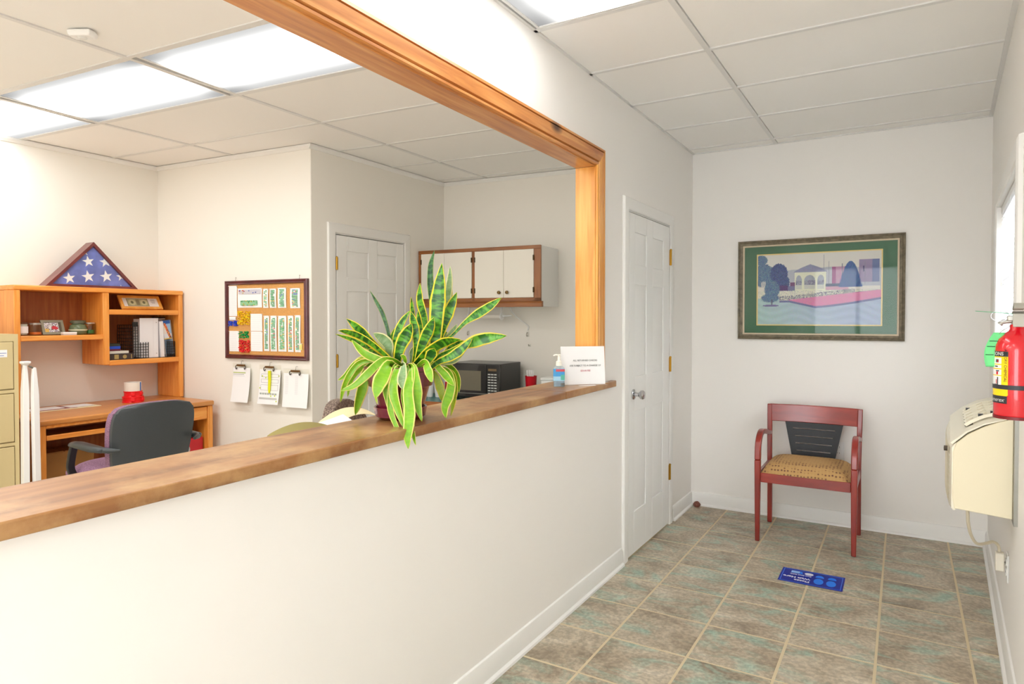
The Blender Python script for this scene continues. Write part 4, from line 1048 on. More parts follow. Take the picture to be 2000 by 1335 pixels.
 ('d', 0.014, [(-1.458, 1.719, 1.242), (-1.436, 1.702, 1.264), (-1.430, 1.687, 1.283), (-1.435, 1.676, 1.288)]),
 ('d', 0.015, [(-1.432, 1.840, 1.238), (-1.402, 1.864, 1.238), (-1.373, 1.886, 1.209), (-1.367, 1.889, 1.165), (-1.372, 1.885, 1.134)]),
 ('y', 0.014, [(-1.554, 1.756, 1.239), (-1.613, 1.721, 1.260), (-1.645, 1.702, 1.264), (-1.660, 1.692, 1.239), (-1.679, 1.680, 1.211)]),
]
EYE = Vector((-0.51, 0.86, 0.0))     # leaves mostly turn their broad side across this direction
rl = random.Random(9)
prof = {'u': [(0, .45), (.25, .55), (.5, .85), (.68, 1), (.85, .72), (.95, .3), (1, .01)],
        's': [(0, .6), (.3, .7), (.6, 1), (.8, .8), (.95, .3), (1, .01)],
        'p': [(0, .4), (.3, .6), (.55, 1), (.75, .95), (.92, .45), (1, .01)],
        't': [(0, .25), (.35, .3), (.5, .45), (.7, 1), (.85, .85), (.95, .4), (1, .01)],
        'd': [(0, .35), (.2, .5), (.42, .85), (.65, 1), (.85, .72), (.95, .36), (1, .02)],
        'y': [(0, .4), (.3, .7), (.6, 1), (.85, .7), (.95, .3), (1, .02)]}
def interp(tab, t):
    for (a, x), (c, y) in zip(tab[:-1], tab[1:]):
        if t <= c: return x + (y-x)*(t-a)/(c-a)
    return tab[-1][1]
for kind, width, pts in LEAVES:
    n = 22; path = spline(pts, n); tw0 = rl.uniform(-0.35, 0.35); tw1 = tw0 + rl.uniform(-0.5, 0.5)
    fold = rl.uniform(0.10, 0.30); vs = []; uv = []; K = 6
    for i, p in enumerate(path):
        t = i/n; tan = (path[min(i+1, n)]-path[max(i-1, 0)]).normalized()
        ey = (EYE + Vector((0, 0, 0.15))).normalized()
        s = tan.cross(ey)
        if s.length < 0.15: s = tan.cross(Vector((0.86, 0.51, 0)))
        s.normalize()
        if i and s.dot(last) < 0: s = -s
        last = s.copy()
        q = Matrix.Rotation(tw0+(tw1-tw0)*t, 3, tan); s = q @ s; nn = s.cross(tan)
        if nn.dot(EYE) > 0: nn = -nn
        w = width*interp(prof[kind], t)*0.56
        wave = 0.0 if kind in 'us' else 0.06*math.sin(t*9+tw0*9)
        for k in range(K+1):
            e = k/K*2-1
            vs.append(tuple(p + s*(w*e) + nn*(w*(fold*e*e + wave*e) - w*fold*0.5) - Vector((PX, PY, PZ0)))); uv.append((t*sum((path[j+1]-path[j]).length for j in range(n))*3.0, k/K))
    mb = MB(); mb.add(vs, [(i*(K+1)+k, (i+1)*(K+1)+k, (i+1)*(K+1)+k+1, i*(K+1)+k+1) for i in range(n) for k in range(K)], None, uv)
    o = obj('leaf', mb, LM[kind], pl, smooth=70)
    so = o.modifiers.new('thickness', 'SOLIDIFY'); so.thickness = 0.0014; so.offset = 0

# ---- hand sanitizer pump bottle
SX, SY = -1.472, 2.918
hs = thing('hand_sanitizer_bottle', 'clear pump bottle of blue hand sanitizer on the ledge before the sign', 'bottle', (SX, SY, zl(SY)+0.0008), R(30))
sq = lambda hx, hy, z, k=4.0: [(hx*math.copysign(abs(math.cos(a))**(2/k), math.cos(a)), hy*math.copysign(abs(math.sin(a))**(2/k), math.sin(a)), z) for a in [2*math.pi*i/28 for i in range(28)]]
CLEAR = GLASS('clear_plastic', (236, 246, 250), 0.2, 0.25)
obj('bottle', MB().rings([sq(0.026, 0.016, 0.0), sq(0.028, 0.018, 0.004), sq(0.028, 0.018, 0.088), sq(0.026, 0.017, 0.096), sq(0.014, 0.012, 0.104, 2.2), sq(0.011, 0.011, 0.108, 2)]), CLEAR, hs, smooth=50)
obj('gel', MB().rings([sq(0.0262, 0.0162, 0.003), sq(0.0262, 0.0162, 0.060)]), GLASS('gel_blue', (190, 226, 246), 0.1, 0.35), hs, smooth=50)
def wrapf(a0, a1, z0, z1, off=0.0006):
    def f(u, t):
        a = a0+(a1-a0)*u; k = 4.0; c, s = math.cos(a), math.sin(a)
        return ((0.028+off)*math.copysign(abs(c)**(2/k), c), (0.018+off)*math.copysign(abs(s)**(2/k), s), z0+(z1-z0)*t)
    return f
lab = obj('label', MB().grid(wrapf(-math.pi, 0.0, 0.052, 0.090), 24, 1), M('label_sky_blue', (70, 160, 224), 0.4), hs, smooth=60)
obj('label_band', MB().grid(wrapf(-math.pi, 0.0, 0.030, 0.052, 0.0007), 24, 1), M('label_pale_blue', (164, 214, 240), 0.4), lab, smooth=60)
obj('label_band', MB().grid(wrapf(-1.5, -0.25, 0.034, 0.060, 0.0009), 10, 1), M('label_teal', (96, 196, 180), 0.4), lab, smooth=60)
obj('label_band', MB().grid(wrapf(-1.9, -0.3, 0.076, 0.088, 0.0009), 10, 1), M('label_red', (214, 84, 92), 0.4), lab, smooth=60)
obj('label_band', MB().grid(wrapf(-1.5, -0.2, 0.006, 0.020, 0.0008), 10, 1), M('label_dark_print', (120, 128, 126), 0.5), lab, smooth=60)
IV = M('ivory_pump', (246, 242, 230), 0.35)
obj('pump_collar', MB().lathe([(0, 0.104), (0.015, 0.104), (0.015, 0.124), (0.011, 0.128), (0.0075, 0.130), (0.0075, 0.150), (0, 0.150)], 20), IV, hs)
mb = MB(); mb.lathe([(0, 0.150), (0.006, 0.150), (0.008, 0.156), (0.008, 0.160), (0, 0.162)], 16); mb.sweep([(0.006, 0, 0.158), (-0.020, 0, 0.159), (-0.028, 0, 0.154)], 0.008, 0.006, (0, 1, 0))
obj('pump_head', mb, IV, hs)

# ---- counter sign in an acrylic stand
sgx, sgy = -1.398, 3.0500
sg = thing('counter_sign', 'white sign about returned checks in a clear stand at the ledge end', 'sign', (sgx, sgy, zl(sgy)+0.0006), R(44))
# x along the sheet, -y towards the reader
SWD, SH = 0.240, 0.196
AC = GLASS('acrylic', (255, 255, 255), 0.02, refl=0.4)
rs = lambda y: [(x, y + 0.10*z, z) for x, z in ((-SWD/2, 0.003), (SWD/2, 0.003), (SWD/2, SH), (-SWD/2, SH))]
obj('acrylic_holder', MB().rings([rs(-0.0030), rs(-0.0022)]), AC, sg, smooth=0)
obj('acrylic_base', MB().box(-SWD/2, SWD/2, -0.034, 0.0, 0.0005, 0.0030), AC, sg, smooth=0)
sh = obj('paper_sheet', MB().rings([[(x*0.98, y, z) for x, y, z in rs(0.0)], [(x*0.98, y, z) for x, y, z in rs(0.0008)]]), PAPER, sg, smooth=0)
INK = M('faded_grey_ink', (150, 152, 152), 0.7); INKR = M('faded_red_ink', (214, 150, 160), 0.7)
til = R(90)-math.atan(0.10)
for s, z, mt in (('ALL RETURNED CHECKS', 0.124, INK), ('ARE SUBJECT TO A CHARGE OF', 0.098, INK), ('$25.00 FEE', 0.072, INKR)):
    text('lettering', s, 0.0118, mt, sh, (0.012, 0.10*z-0.0010, z), (til, 0, 0), 'CENTER', 0.0003)
# loose notes lying on the ledge in front of the sign
for i, (x, y, rz, lab_) in enumerate(((-1.375, 3.03, -0.75, 'small white note lying on the ledge in front of the counter sign'), (-1.3585, 3.2, 0.0, 'small white note lying at the ledge end beside the counter sign'))):
    o = obj('paper_note', MB().box(-0.012, 0.014, -0.04, 0.05, 0, 0.0008), PAPER, smooth=0, loc=(x, y, zl(y)+0.0006), rot=(R(0.34), 0, rz)); tag(o, lab_, 'paper', 'notes on the ledge')

# ================================================================== OFFICE
XD = -4.345      # front of the desk
# ---- filing cabinet
TANM = M('tan_enamel', (212, 194, 146), 0.35); TANS = M('tan_enamel_seam', (120, 108, 72), 0.5)
fc = thing('filing_cabinet', 'tan four-drawer metal filing cabinet at the left edge beside the desk', 'cabinet', (-4.365, 1.765, 0), R(90))
# x along the front (to the right), -y out of the front
obj('case', MB().box(-0.465, 0.0, 0.004, 0.655, 0.02, 1.322), TANM, fc, bevel=0.004)
mb = MB(); mb.box(-0.465, -0.443, -0.008, 0.004, 0.02, 1.322).box(-0.022, 0, -0.008, 0.004, 0.02, 1.322).box(-0.443, -0.022, -0.008, 0.004, 1.280, 1.322)
for z in (0.985, 0.683, 0.381, 0.02): mb.box(-0.443, -0.022, -0.008, 0.004, z+0.002, z+0.020)
obj('front_frame', mb, TANM, fc, smooth=0)
obj('base', MB().box(-0.455, -0.01, 0.02, 0.64, 0.0, 0.02), TANS, fc, smooth=0)
for i, (z0, z1) in enumerate(((1.010, 1.277), (0.708, 0.981), (0.406, 0.679), (0.045, 0.377))):
    d = obj('drawer', MB().box(-0.440, -0.025, -0.012, 0.0, z0, z1), TANM, fc, bevel=0.004)
    obj('handle', MB().sweep(spline([(-0.27, -0.012, z0+0.10), (-0.27, -0.034, z0+0.10), (-0.19, -0.034, z0+0.10), (-0.19, -0.012, z0+0.10)], 12), 0.012, 0.005, (0, 0, 1)), STEEL, d)
    if i == 0:
        h = obj('label_card', MB().box(-0.130, -0.056, -0.0145, -0.012, z1-0.085, z1-0.043), PAPER, d, smooth=0)
        for k, zz in enumerate((z1-0.062, z1-0.076)): obj('printed_line', MB().box(-0.126, -0.060 if k == 0 else -0.072, -0.0150, -0.0145, zz-0.0015, zz+0.0015), M('blue_line', (96, 116, 190), 0.6), h, smooth=0)

# ---- white folded stand leaning between cabinet and desk
ws = thing('folded_stand', 'folded white plastic stand with two legs between cabinet and desk', 'stand', (-4.325, 1.800, 0))
def wleg(y0, y1, zt, x):
    return MB().rings([[(x+a*w, y+bb*w, z) for a, bb in ((-1, -.8), (1, -.8), (1, .8), (-1, .8))] for z, y, w in ((0.0, y1, 0.020), (zt-0.16, (y0*0.8+y1*0.2), 0.0195), (zt-0.05, y0, 0.014), (zt, y0, 0.010))])
obj('leg', wleg(-0.012, -0.020, 1.150, -0.01), WHITE, ws, bevel=0.003)
obj('leg', wleg(0.022, 0.032, 1.128, 0.02), WHITE, ws, bevel=0.003)
obj('top_cap', MB().rings([[(-0.01+a*w, -0.010+bb*w, z) for a, bb in ((-1, -.8), (1, -.8), (1, .8), (-1, .8))] for z, w in ((1.140, 0.010), (1.153, 0.024), (1.163, 0.025), (1.165, 0.022))]), WHITE, ws, bevel=0.002)
obj('screw', MB().tube([(0.022, -0.005, 1.138), (0.022, 0.016, 1.126)], 0.0055, 10), STEEL, ws)

# ---- oak desk
dk = thing('oak_desk', 'honey oak desk along the far office wall', 'desk', (XD, 1.858, 0), R(90))
# x along the front, -y out; depth 0.68
DW, DD = 1.142, 0.690
obj('desktop', MB().box(0, DW, 0, DD, 0.775, 0.810), WOOD('oak_top', (186, 116, 52), (206, 136, 68), (220, 156, 90), grain=(0.8, 9, 9), scale=4, rough=0.35), dk, bevel=0.010, seg=3)
obj('side_panel', MB().box(0.008, 0.045, 0.012, DD-0.01, 0, 0.775), OAKV, dk, bevel=0.004)
obj('side_panel', MB().box(DW-0.045, DW-0.006, 0.012, DD-0.01, 0, 0.775), OAKV, dk, bevel=0.004)
obj('apron', MB().box(0.046, 0.74, 0.016, 0.036, 0.756, 0.775), OAK, dk, bevel=0.003)
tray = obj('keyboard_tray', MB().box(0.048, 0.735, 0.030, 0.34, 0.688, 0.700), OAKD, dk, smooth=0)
obj('tray_front', MB().box(0.048, 0.735, 0.014, 0.032, 0.683, 0.713), WOOD('oak_across', (222, 132, 46), (240, 156, 66), (250, 178, 92), grain=(0.8, 9, 9), scale=4, rough=0.4), tray, bevel=0.004)
OAKX = MATS['oak_across']
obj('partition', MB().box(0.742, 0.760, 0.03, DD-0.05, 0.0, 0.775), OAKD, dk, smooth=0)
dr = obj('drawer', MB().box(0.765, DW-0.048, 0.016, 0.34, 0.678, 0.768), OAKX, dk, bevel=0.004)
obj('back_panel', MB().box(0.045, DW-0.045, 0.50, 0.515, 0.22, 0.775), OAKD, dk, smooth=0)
t = thing('cardboard_box', 'tan cardboard box standing under the desk kneehole', 'box', (-4.60, 1.93, 0), R(90))
obj('carton', MB().box(0.0, 0.36, 0.0, 0.2, 0.0, 0.56), M('cardboard', (170, 122, 66), 0.8, var=0.06), t, bevel=0.003)
obj('flap', MB().box(0.005, 0.175, -0.002, 0.19, 0.561, 0.565), M('cardboard', (170, 122, 66)), t, smooth=0)
obj('flap', MB().box(0.185, 0.355, -0.002, 0.19, 0.561, 0.565), M('cardboard', (170, 122, 66)), t, smooth=0)
t = thing('red_carton', 'red carton with a silver oval on the shelf in the desk right bay', 'box', (-4.40, 2.68, 0), R(90))
obj('carton', MB().box(0, 0.26, 0.0, 0.2, 0.40, 0.545), M('carton_red', (198, 28, 40), 0.4), t, bevel=0.002)
obj('logo', MB().prism([(p[0], p[1]) for p in ell(0.09, 0.47, 0.07, 0.05)], 'y', -0.0012, 0), M('silver_print', (176, 176, 174), 0.4), t, smooth=0)
obj('logo', MB().prism([(p[0], p[1]) for p in ell(0.09, 0.47, 0.055, 0.035)], 'y', -0.0018, -0.0012), M('dark_print', (96, 84, 84), 0.5), t, smooth=0)
t = thing('desk_shelf_board', 'oak shelf board in the right bay of the desk', 'shelf', (XD, 1.858, 0), R(90))
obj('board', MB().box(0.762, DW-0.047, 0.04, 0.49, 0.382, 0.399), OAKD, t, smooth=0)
obj('cleat', MB().box(0.762, 0.774, 0.05, 0.48, 0.366, 0.382), OAKD, t, smooth=0)
t = thing('speaker', 'small black box speaker on the red carton under the desk', 'speaker', (-4.42, 2.72, 0.546), R(90))
obj('case', MB().box(0.0, 0.15, 0, 0.12, 0, 0.075), BLACK, t, bevel=0.004)
obj('grille', MB().box(0.01, 0.14, -0.003, 0, 0.008, 0.067), M('speaker_cloth', (44, 44, 46), 0.9, bscale=300, bstr=0.4), t, smooth=0)

# ---- oak hutch on the desk
HX = -4.750
hu = thing('oak_hutch', 'honey oak hutch with open shelves standing on the desk', 'shelf unit', (HX, 1.905, 0.810), R(90))
HD = 0.285
def hz(z): return z-0.810
obj('top_board', MB().box(-0.002, 1.114, -0.004, HD, hz(1.590), hz(1.622)), OAKX, hu, bevel=0.006)
obj('side_panel', MB().box(0.0, 0.035, 0.0, HD, 0.0005, hz(1.590)), OAKV, hu, bevel=0.003)
obj('side_panel', MB().box(1.078, 1.112, 0.0, HD, 0.0005, hz(1.590)), OAKV, hu, bevel=0.003)
obj('divider', MB().box(0.528, 0.570, 0.0, HD, hz(1.089), hz(1.590)), OAKV, hu, bevel=0.003)
obj('shelf', MB().box(0.035, 0.528, 0.0, HD-0.01, hz(1.266), hz(1.300)), OAKX, hu, bevel=0.005)
obj('shelf', MB().box(0.570, 1.078, 0.0, HD-0.01, hz(1.438), hz(1.474)), OAKX, hu, bevel=0.005)
obj('shelf', MB().box(0.570, 1.078, 0.0, HD-0.01, hz(1.082), hz(1.118)), OAKX, hu, bevel=0.005)
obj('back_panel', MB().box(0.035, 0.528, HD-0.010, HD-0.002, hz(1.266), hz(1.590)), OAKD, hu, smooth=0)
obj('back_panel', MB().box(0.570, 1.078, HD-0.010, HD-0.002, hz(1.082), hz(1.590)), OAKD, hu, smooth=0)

# ---- triangular case with a folded flag
fl = thing('flag_case', 'triangular cherry wood case with a folded blue star flag on the hutch', 'display case', (-4.850, 2.429, 1.6225), R(90))
CH = WOOD('cherry_case', (92, 34, 34), (112, 46, 44), (130, 60, 56), grain=(3, 3, 3), scale=5, rough=0.3, coat=0.4)
A_ = (-0.308, 0.0); B_ = (0.308, 0.0); T_ = (0.0, 0.322)
def tri(i):   # inset triangle
    k = i*1.0; s2 = math.hypot(0.308, 0.322)
    ax_ = 0.308 - k*(s2+0.308)/0.322; return [(-ax_, k), (ax_, k), (0.0, 0.322 - k*s2/0.308)]
def bar(i, j, mb):
    o_, q = tri(0), tri(0.020)
    poly = [o_[i], o_[j], q[j], q[i]]; mb.prism(poly, 'y', 0.0, 0.105); return mb
for i, j in ((0, 1), (1, 2), (2, 0)): obj('case_side', bar(i, j, MB()), CH, fl, bevel=0.0015)
obj('case_back', MB().prism(tri(0.004), 'y', 0.100, 0.104), CH, fl, smooth=0)
FB = M('flag_blue', (112, 124, 194), 0.8, var=0.12, vscale=14, bscale=30, bstr=0.3)
ff = obj('folded_flag', MB().prism(tri(0.021), 'y', 0.018, 0.090), FB, fl, smooth=0)
inner = tri(0.023)
def starpoly(cx, cz, r, rot):
    return [(cx+(r if k % 2 == 0 else r*0.40)*math.cos(R(90+36*k)+rot), cz+(r if k % 2 == 0 else r*0.40)*math.sin(R(90+36*k)+rot)) for k in range(10)]
def clip_tri(poly):
    q = inner; out = poly
    for i in range(3):
        p0, p1 = q[i], q[(i+1) % 3]; nx, nz = p1[1]-p0[1], -(p1[0]-p0[0]); out = clip(out, nx, nz, nx*p0[0]+nz*p0[1])
        if len(out) < 3: return out
    return out
def zoomp(x, y): return ((x-1085)/1660*0.616, 0.322-(y-100)/830*0.322)
for x, y, r in ((1005, 455, 105), (1310, 440, 105), (675, 770, 105), (1000, 725, 115), (1325, 705, 115), (1600, 690, 90), (950, 300, 60), (1600, 890, 45)):
    cx, cz = zoomp(x, y); sp_ = starpoly(cx, cz, r/1660*0.64, 0.18)
    tris = []
    mb = MB(); hit = False
    for k in range(10):   # fan of small triangles, each clipped to the window of the case
        q = clip_tri([(cx, cz), sp_[k], sp_[(k+1) % 10]])
        if len(q) > 2 and area(q) > 1e-7: mb.prism(q, 'y', 0.0168, 0.018); hit = True
    if hit: obj('star', mb, M('flag_star_white', (244, 244, 242), 0.7), ff, smooth=0)
obj('glass', MB().prism(tri(0.019), 'y', 0.008, 0.0095), GLASS('case_glass', gloss=0.02, refl=0.5), fl, smooth=0)

# ---- things on the hutch shelves
def put(name, label, cat, y, z, x=-4.855, rz=R(90), group=None): return thing(name, label, cat, (x, y, z), rz, group)
GLJ = GLASS('jar_glass', (246, 248, 244), 0.1, 0.0, 0.7)
def jar(t, r, h, wax, wax_h, wax_mat, lid=None, lid_mat=None, prof=None):
    p = prof or [(r*0.94, 0.0), (r, 0.004), (r, h*0.92), (r*0.95, h)]
    obj('jar', MB().lathe([(0, 0)] + p + [(p[-1][0]-0.003, p[-1][1]), (r-0.004, h*0.9), (r-0.004, 0.006), (0, 0.006)], 28), GLJ, t, smooth=40)
    if wax: obj('wax', MB().lathe([(0, 0.007), (r-0.0045, 0.007), (r-0.0045, wax_h), (0, wax_h-0.001)], 24), wax_mat, t)
    if lid: obj('lid', MB().lathe([(0, lid[0]), (lid[2], lid[0]), (lid[2], lid[1]-0.002), (lid[2]-0.002, lid[1]), (0, lid[1])], 28), lid_mat, t)
SILV = M('pewter_lid', (190, 182, 172), 0.35, metal=0.6)
t = put('candle_jar', 'clear jar candle with white label at the left end of the hutch shelf', 'candle', 1.990, 1.3005)
jar(t, 0.033, 0.086, True, 0.074, M('white_wax', (226, 224, 222), 0.5))
obj('label', MB().grid(lambda u, v: (0.0336*math.cos(R(-125+85*u)), 0.0336*math.sin(R(-125+85*u)), 0.016+0.044*v), 10, 1), PAPER, t, smooth=60)
t = put('small_bottle', 'small dark bottle behind the white-labelled jar candle', 'bottle', 1.985, 1.3005, -4.925)
obj('bottle_body', MB().lathe([(0, 0), (0.012, 0), (0.012, 0.080), (0.006, 0.092), (0.006, 0.100), (0, 0.100)], 16), M('dark_green_glass', (24, 32, 22), 0.2), t); obj('cap', MB().lathe([(0, 0.100), (0.008, 0.100), (0.008, 0.122), (0, 0.122)], 16), BLACK, t)
t = put('candle_jar', 'orange jar candle with a silver lid on the hutch shelf', 'candle', 2.064, 1.3005)
jar(t, 0.037, 0.070, True, 0.022, M('orange_wax', (236, 116, 34), 0.5), (0.070, 0.082, 0.034), SILV)
ph = put('photo_frame', 'small silver photo frame leaning on the hutch shelf', 'photo frame', 2.176, 1.3056, -4.850)
ph.rotation_euler = (R(-24), 0, R(90))
obj('frame_rail', MB().frame(-0.068, 0.068, 0, 0.104, [(0, 0.010), (0, 0), (0.016, -0.002), (0.018, 0.002), (0.018, 0.010)]), M('antique_silver', (150, 146, 126), 0.45, metal=0.3), ph, smooth=20)
mb = MB(); rn = random.Random(3); pal = [(226, 222, 224), (186, 176, 196), (120, 96, 104), (204, 190, 176), (236, 236, 240)]
for i in range(20):
    for j in range(14):
        x0, z0 = -0.051+i*0.0051, 0.017+j*0.005; u, v = i/20, j/14
        c = rn.choice(pal)
        if (u-0.58)**2+(v-0.42)**2 < 0.035: c = (212, 54, 66)
        if u < 0.25 and v < 0.35: c = (232, 188, 92)
        if u > 0.8: c = (96, 84, 66)
        mb.add([(x0, 0.004, z0), (x0+0.0051, 0.004, z0), (x0+0.0051, 0.004, z0+0.005), (x0, 0.004, z0+0.005)], [(0, 1, 2, 3)], c)
obj('photo', mb, PRT, ph, smooth=0)
obj('backing', MB().box(-0.06, 0.06, 0.008, 0.011, 0.008, 0.098), BLACK, ph, smooth=0)
obj('easel', MB().sweep([(0, 0.011, 0.085), (0, 0.075, 0.035)], 0.03, 0.003), BLACK, ph)
t = put('card_box', 'flat white card box lying in front of the photo frame', 'box', 2.238, 1.3005, -4.795)
obj('box_lid', MB().box(-0.042, 0.042, -0.015, 0.02, 0.008, 0.020), WHITE, t, bevel=0.0015); obj('box_base', MB().box(-0.041, 0.041, -0.014, 0.019, 0, 0.008), M('grey_card', (206, 200, 196), 0.7), t, smooth=0)
t = put('candy_jar', 'squat green glass jar with a knobbed lid on the hutch shelf', 'jar', 2.322, 1.3005)
GRN = GLASS('green_jar_glass', (150, 168, 128), 0.3, 0.45)
obj('jar_body', MB().lathe([(0, 0), (0.042, 0), (0.052, 0.010), (0.054, 0.040), (0.046, 0.066), (0.036, 0.072), (0.036, 0.078), (0, 0.078)], 32), GRN, t, smooth=50)
obj('jar_lid', MB().lathe([(0, 0.078), (0.046, 0.078), (0.046, 0.094), (0.040, 0.098), (0, 0.099)], 32), M('dark_olive_lid', (92, 92, 70), 0.3), t)
obj('cream_ring', MB().lathe([(0.050, 0.028), (0.0555, 0.029), (0.0555, 0.036), (0.050, 0.037)], 32), M('cream_wax', (222, 216, 184), 0.5), t)
t = put('candle_jar', 'green jar candle with silver lid by the hutch divider', 'candle', 2.396, 1.3005)
jar(t, 0.034, 0.074, True, 0.032, M('green_wax', (54, 122, 62), 0.45), (0.074, 0.083, 0.034), SILV)
# framed banknote leaning on the upper right shelf
bn = put('framed_banknote', 'framed banknote leaning on the upper right hutch shelf', 'frame', 2.735, 1.4825, -4.785)
bn.rotation_euler = (R(-34), 0, R(90))
OAKF = WOOD('light_oak_frame', (206, 136, 46), (224, 156, 66), (238, 176, 90), grain=(3, 3, 3), scale=6)
obj('frame_rail', MB().frame(-0.150, 0.150, 0, 0.118, [(0, 0.014), (0, 0), (0.004, -0.003), (0.020, -0.001), (0.022, 0.003), (0.022, 0.014)]), OAKF, bn, smooth=20)
obj('mat_board', MB().box(-0.130, 0.130, 0.004, 0.0055, 0.018, 0.100), M('grey_white_mat', (226, 222, 218), 0.8), bn, smooth=0)
mb = MB(); G = (128, 126, 92); Lg = (196, 192, 150)
mb.box(-0.100, 0.056, 0.0032, 0.004, 0.026, 0.092, G); mb.box(-0.096, 0.052, 0.0029, 0.0032, 0.030, 0.088, (168, 164, 126))
for cx in (-0.064, 0.022):
    mb.prism(ell(cx, 0.058, 0.026, 0.026), 'y', 0.0026, 0.0029, Lg); mb.prism(ell(cx, 0.058, 0.010, 0.012), 'y', 0.0023, 0.0026, (112, 112, 82))
mb.box(-0.034, -0.010, 0.0026, 0.0029, 0.034, 0.084, (132, 124, 96))
obj('banknote', mb, PRT, bn, smooth=0)
mb = MB()
for k, (w_, z) in enumerate(((0.020, 0.084), (0.026, 0.074), (0.022, 0.064), (0.016, 0.054))): mb.box(0.092-w_/2-0.004, 0.092+w_/2+0.004, 0.0032, 0.004, z-0.0016, z+0.0016, (150, 148, 146))
obj('caption', mb, PRT, bn, smooth=0)
obj('backing', MB().box(-0.14, 0.14, 0.012, 0.015, 0.010, 0.108), BLACK, bn, smooth=0)
# books lying at the left of the lower right shelf
def book(name, label, y0, y1, z0, z1, x0, x1, cover, pages=(232, 226, 210)):
    t = thing(name, label, 'book', (x1, y0, z0), R(90), 'books on the lower right hutch shelf'); L_, D_, H_ = y1-y0, x1-x0, z1-z0; th = min(0.003, H_*0.2)
    mb = MB(); mb.box(0, L_, 0, D_, 0, th).box(0, L_, 0, D_, H_-th, H_).box(0, L_, 0, th, th, H_-th)
    obj('cover', mb, cover, t, smooth=0); obj('pages', MB().box(0.003, L_-0.003, th, D_-0.003, th, H_-th), M('book_pages', pages, 0.9), t, smooth=0); return t
LEA = M('dark_brown_leather', (58, 44, 42), 0.5, bscale=120, bstr=0.2)
bk = book('book', 'thick dark brown leather book with gold stamps at the bottom of the pile', 2.480, 2.651, 1.1185, 1.162, -4.96, -4.770, LEA)
GOLD = M('gold_stamp', (176, 152, 96), 0.4, metal=0.3)
for x0, x1 in ((0.036, 0.066), (0.152, 0.158)): obj('gold_stamp', MB().box(x0, x1, -0.0006, 0, 0.006, 0.037), GOLD, bk, smooth=0)
obj('gold_stamp', MB().prism(ell(0.108, 0.021, 0.014, 0.014), 'y', -0.0006, 0), GOLD, bk, smooth=0)
book('book', 'thin white booklet lying on the dark brown leather book', 2.478, 2.624, 1.1625, 1.180, -4.95, -4.785, M('white_cover', (226, 218, 206), 0.6))
book('book', 'small maroon book under the blue one on the hutch shelf', 2.478, 2.574, 1.1805, 1.194, -4.95, -4.80, M('maroon_cover', (104, 22, 48), 0.5))
book('book', 'small bright blue book near the top of the hutch pile', 2.478, 2.574, 1.1945, 1.214, -4.95, -4.80, M('blue_cover', (30, 74, 196), 0.5))
book('book', 'small dark green book topping the pile on the hutch shelf', 2.478, 2.572, 1.2145, 1.232, -4.95, -4.80, M('dark_green_cover', (44, 50, 40), 0.5))
# black mesh file holder with binders
fh = thing('file_holder', 'black plastic mesh file holder on the lower right hutch shelf', 'file holder', (-4.790, 2.655, 1.1185), R(90))
WIRE = M('black_mesh_plastic', (26, 24, 24), 0.5)
def bars(mb, y0, y1, z0, z1, x, ny, nz):
    for i in range(ny+1): mb.box(x-0.0015, x+0.0015, y0+(y1-y0)*i/ny-0.002, y0+(y1-y0)*i/ny+0.002, z0, z1)
    for j in range(nz+1): mb.box(x-0.0014, x+0.0014, y0, y1, z0+(z1-z0)*j/nz-0.002, z0+(z1-z0)*j/nz+0.002)
mb = MB(); mb.box(0, 0.320, 0, 0.20, 0, 0.003)
obj('tray', mb, WIRE, fh, smooth=0)
# left end: a stepped lattice seen from the front
mb = MB()
for i in range(7): mb.box(0.002+0.019*i-0.0018, 0.002+0.019*i+0.0018, 0.0, 0.004, 0.002, 0.118 if i > 2 else 0.245)
for j in range(13):
    z = 0.004+0.0200*j; mb.box(0.0, 0.116 if z < 0.12 else 0.040, 0.0005, 0.0035, z-0.0018, z+0.0018)
mb.box(0.0, 0.040, 0, 0.004, 0.232, 0.268)
obj('front_lattice', mb, WIRE, fh, smooth=0)
mb = MB()
for i in range(5): mb.box(0.264+0.014*i-0.0018, 0.264+0.014*i+0.0018, 0.0, 0.004, 0.002, 0.120 - 0.004*(i == 4))
for j in range(7): mb.box(0.255, 0.322, 0.0005, 0.0035, 0.004+0.019*j-0.0018, 0.004+0.019*j+0.0018)
obj('front_lattice', mb, WIRE, fh, smooth=0)
mb = MB(); bars(mb, 0.0, 0.20, 0.002, 0.245, 0.001, 8, 10); obj('end_lattice', mb, WIRE, fh, smooth=0)
def binder(label, y0, y1, h, mat, lean_, face=None):
    t = thing('binder', label, 'binder', (-4.785, y0, 1.1218), R(90), 'binders in the mesh file holder'); t.rotation_euler = (0, lean_, R(90))
    w_ = y1-y0
    obj('spine', MB().box(0, w_, 0, 0.004, 0, h), mat, t, bevel=0.0008)
    obj('cover', MB().box(0, 0.003, 0.004, 0.19, 0, h), mat, t, smooth=0); obj('cover', MB().box(w_-0.003, w_, 0.004, 0.19, 0, h), mat, t, smooth=0)
    obj('pages', MB().box(0.004, w_-0.004, 0.008, 0.185, 0.004, h-0.008), PAPER, t, smooth=0); return t
WB = M('white_vinyl', (232, 230, 232), 0.4)
t = thing('binder', 'large white binder turned to show its cover in the mesh holder', 'binder', (-4.797, 2.712, 1.1218), R(90), 'binders in the mesh file holder')
obj('cover', MB().prism([(0.0, 0.0), (0.098, -0.004), (0.098, -0.001), (0.0, 0.004)], 'z', 0, 0.292), WB, t, smooth=0)
obj('spine', MB().prism([(0.098, -0.004), (0.135, -0.006), (0.135, 0.12), (0.098, 0.12)], 'z', 0, 0.292), WB, t, bevel=0.001)
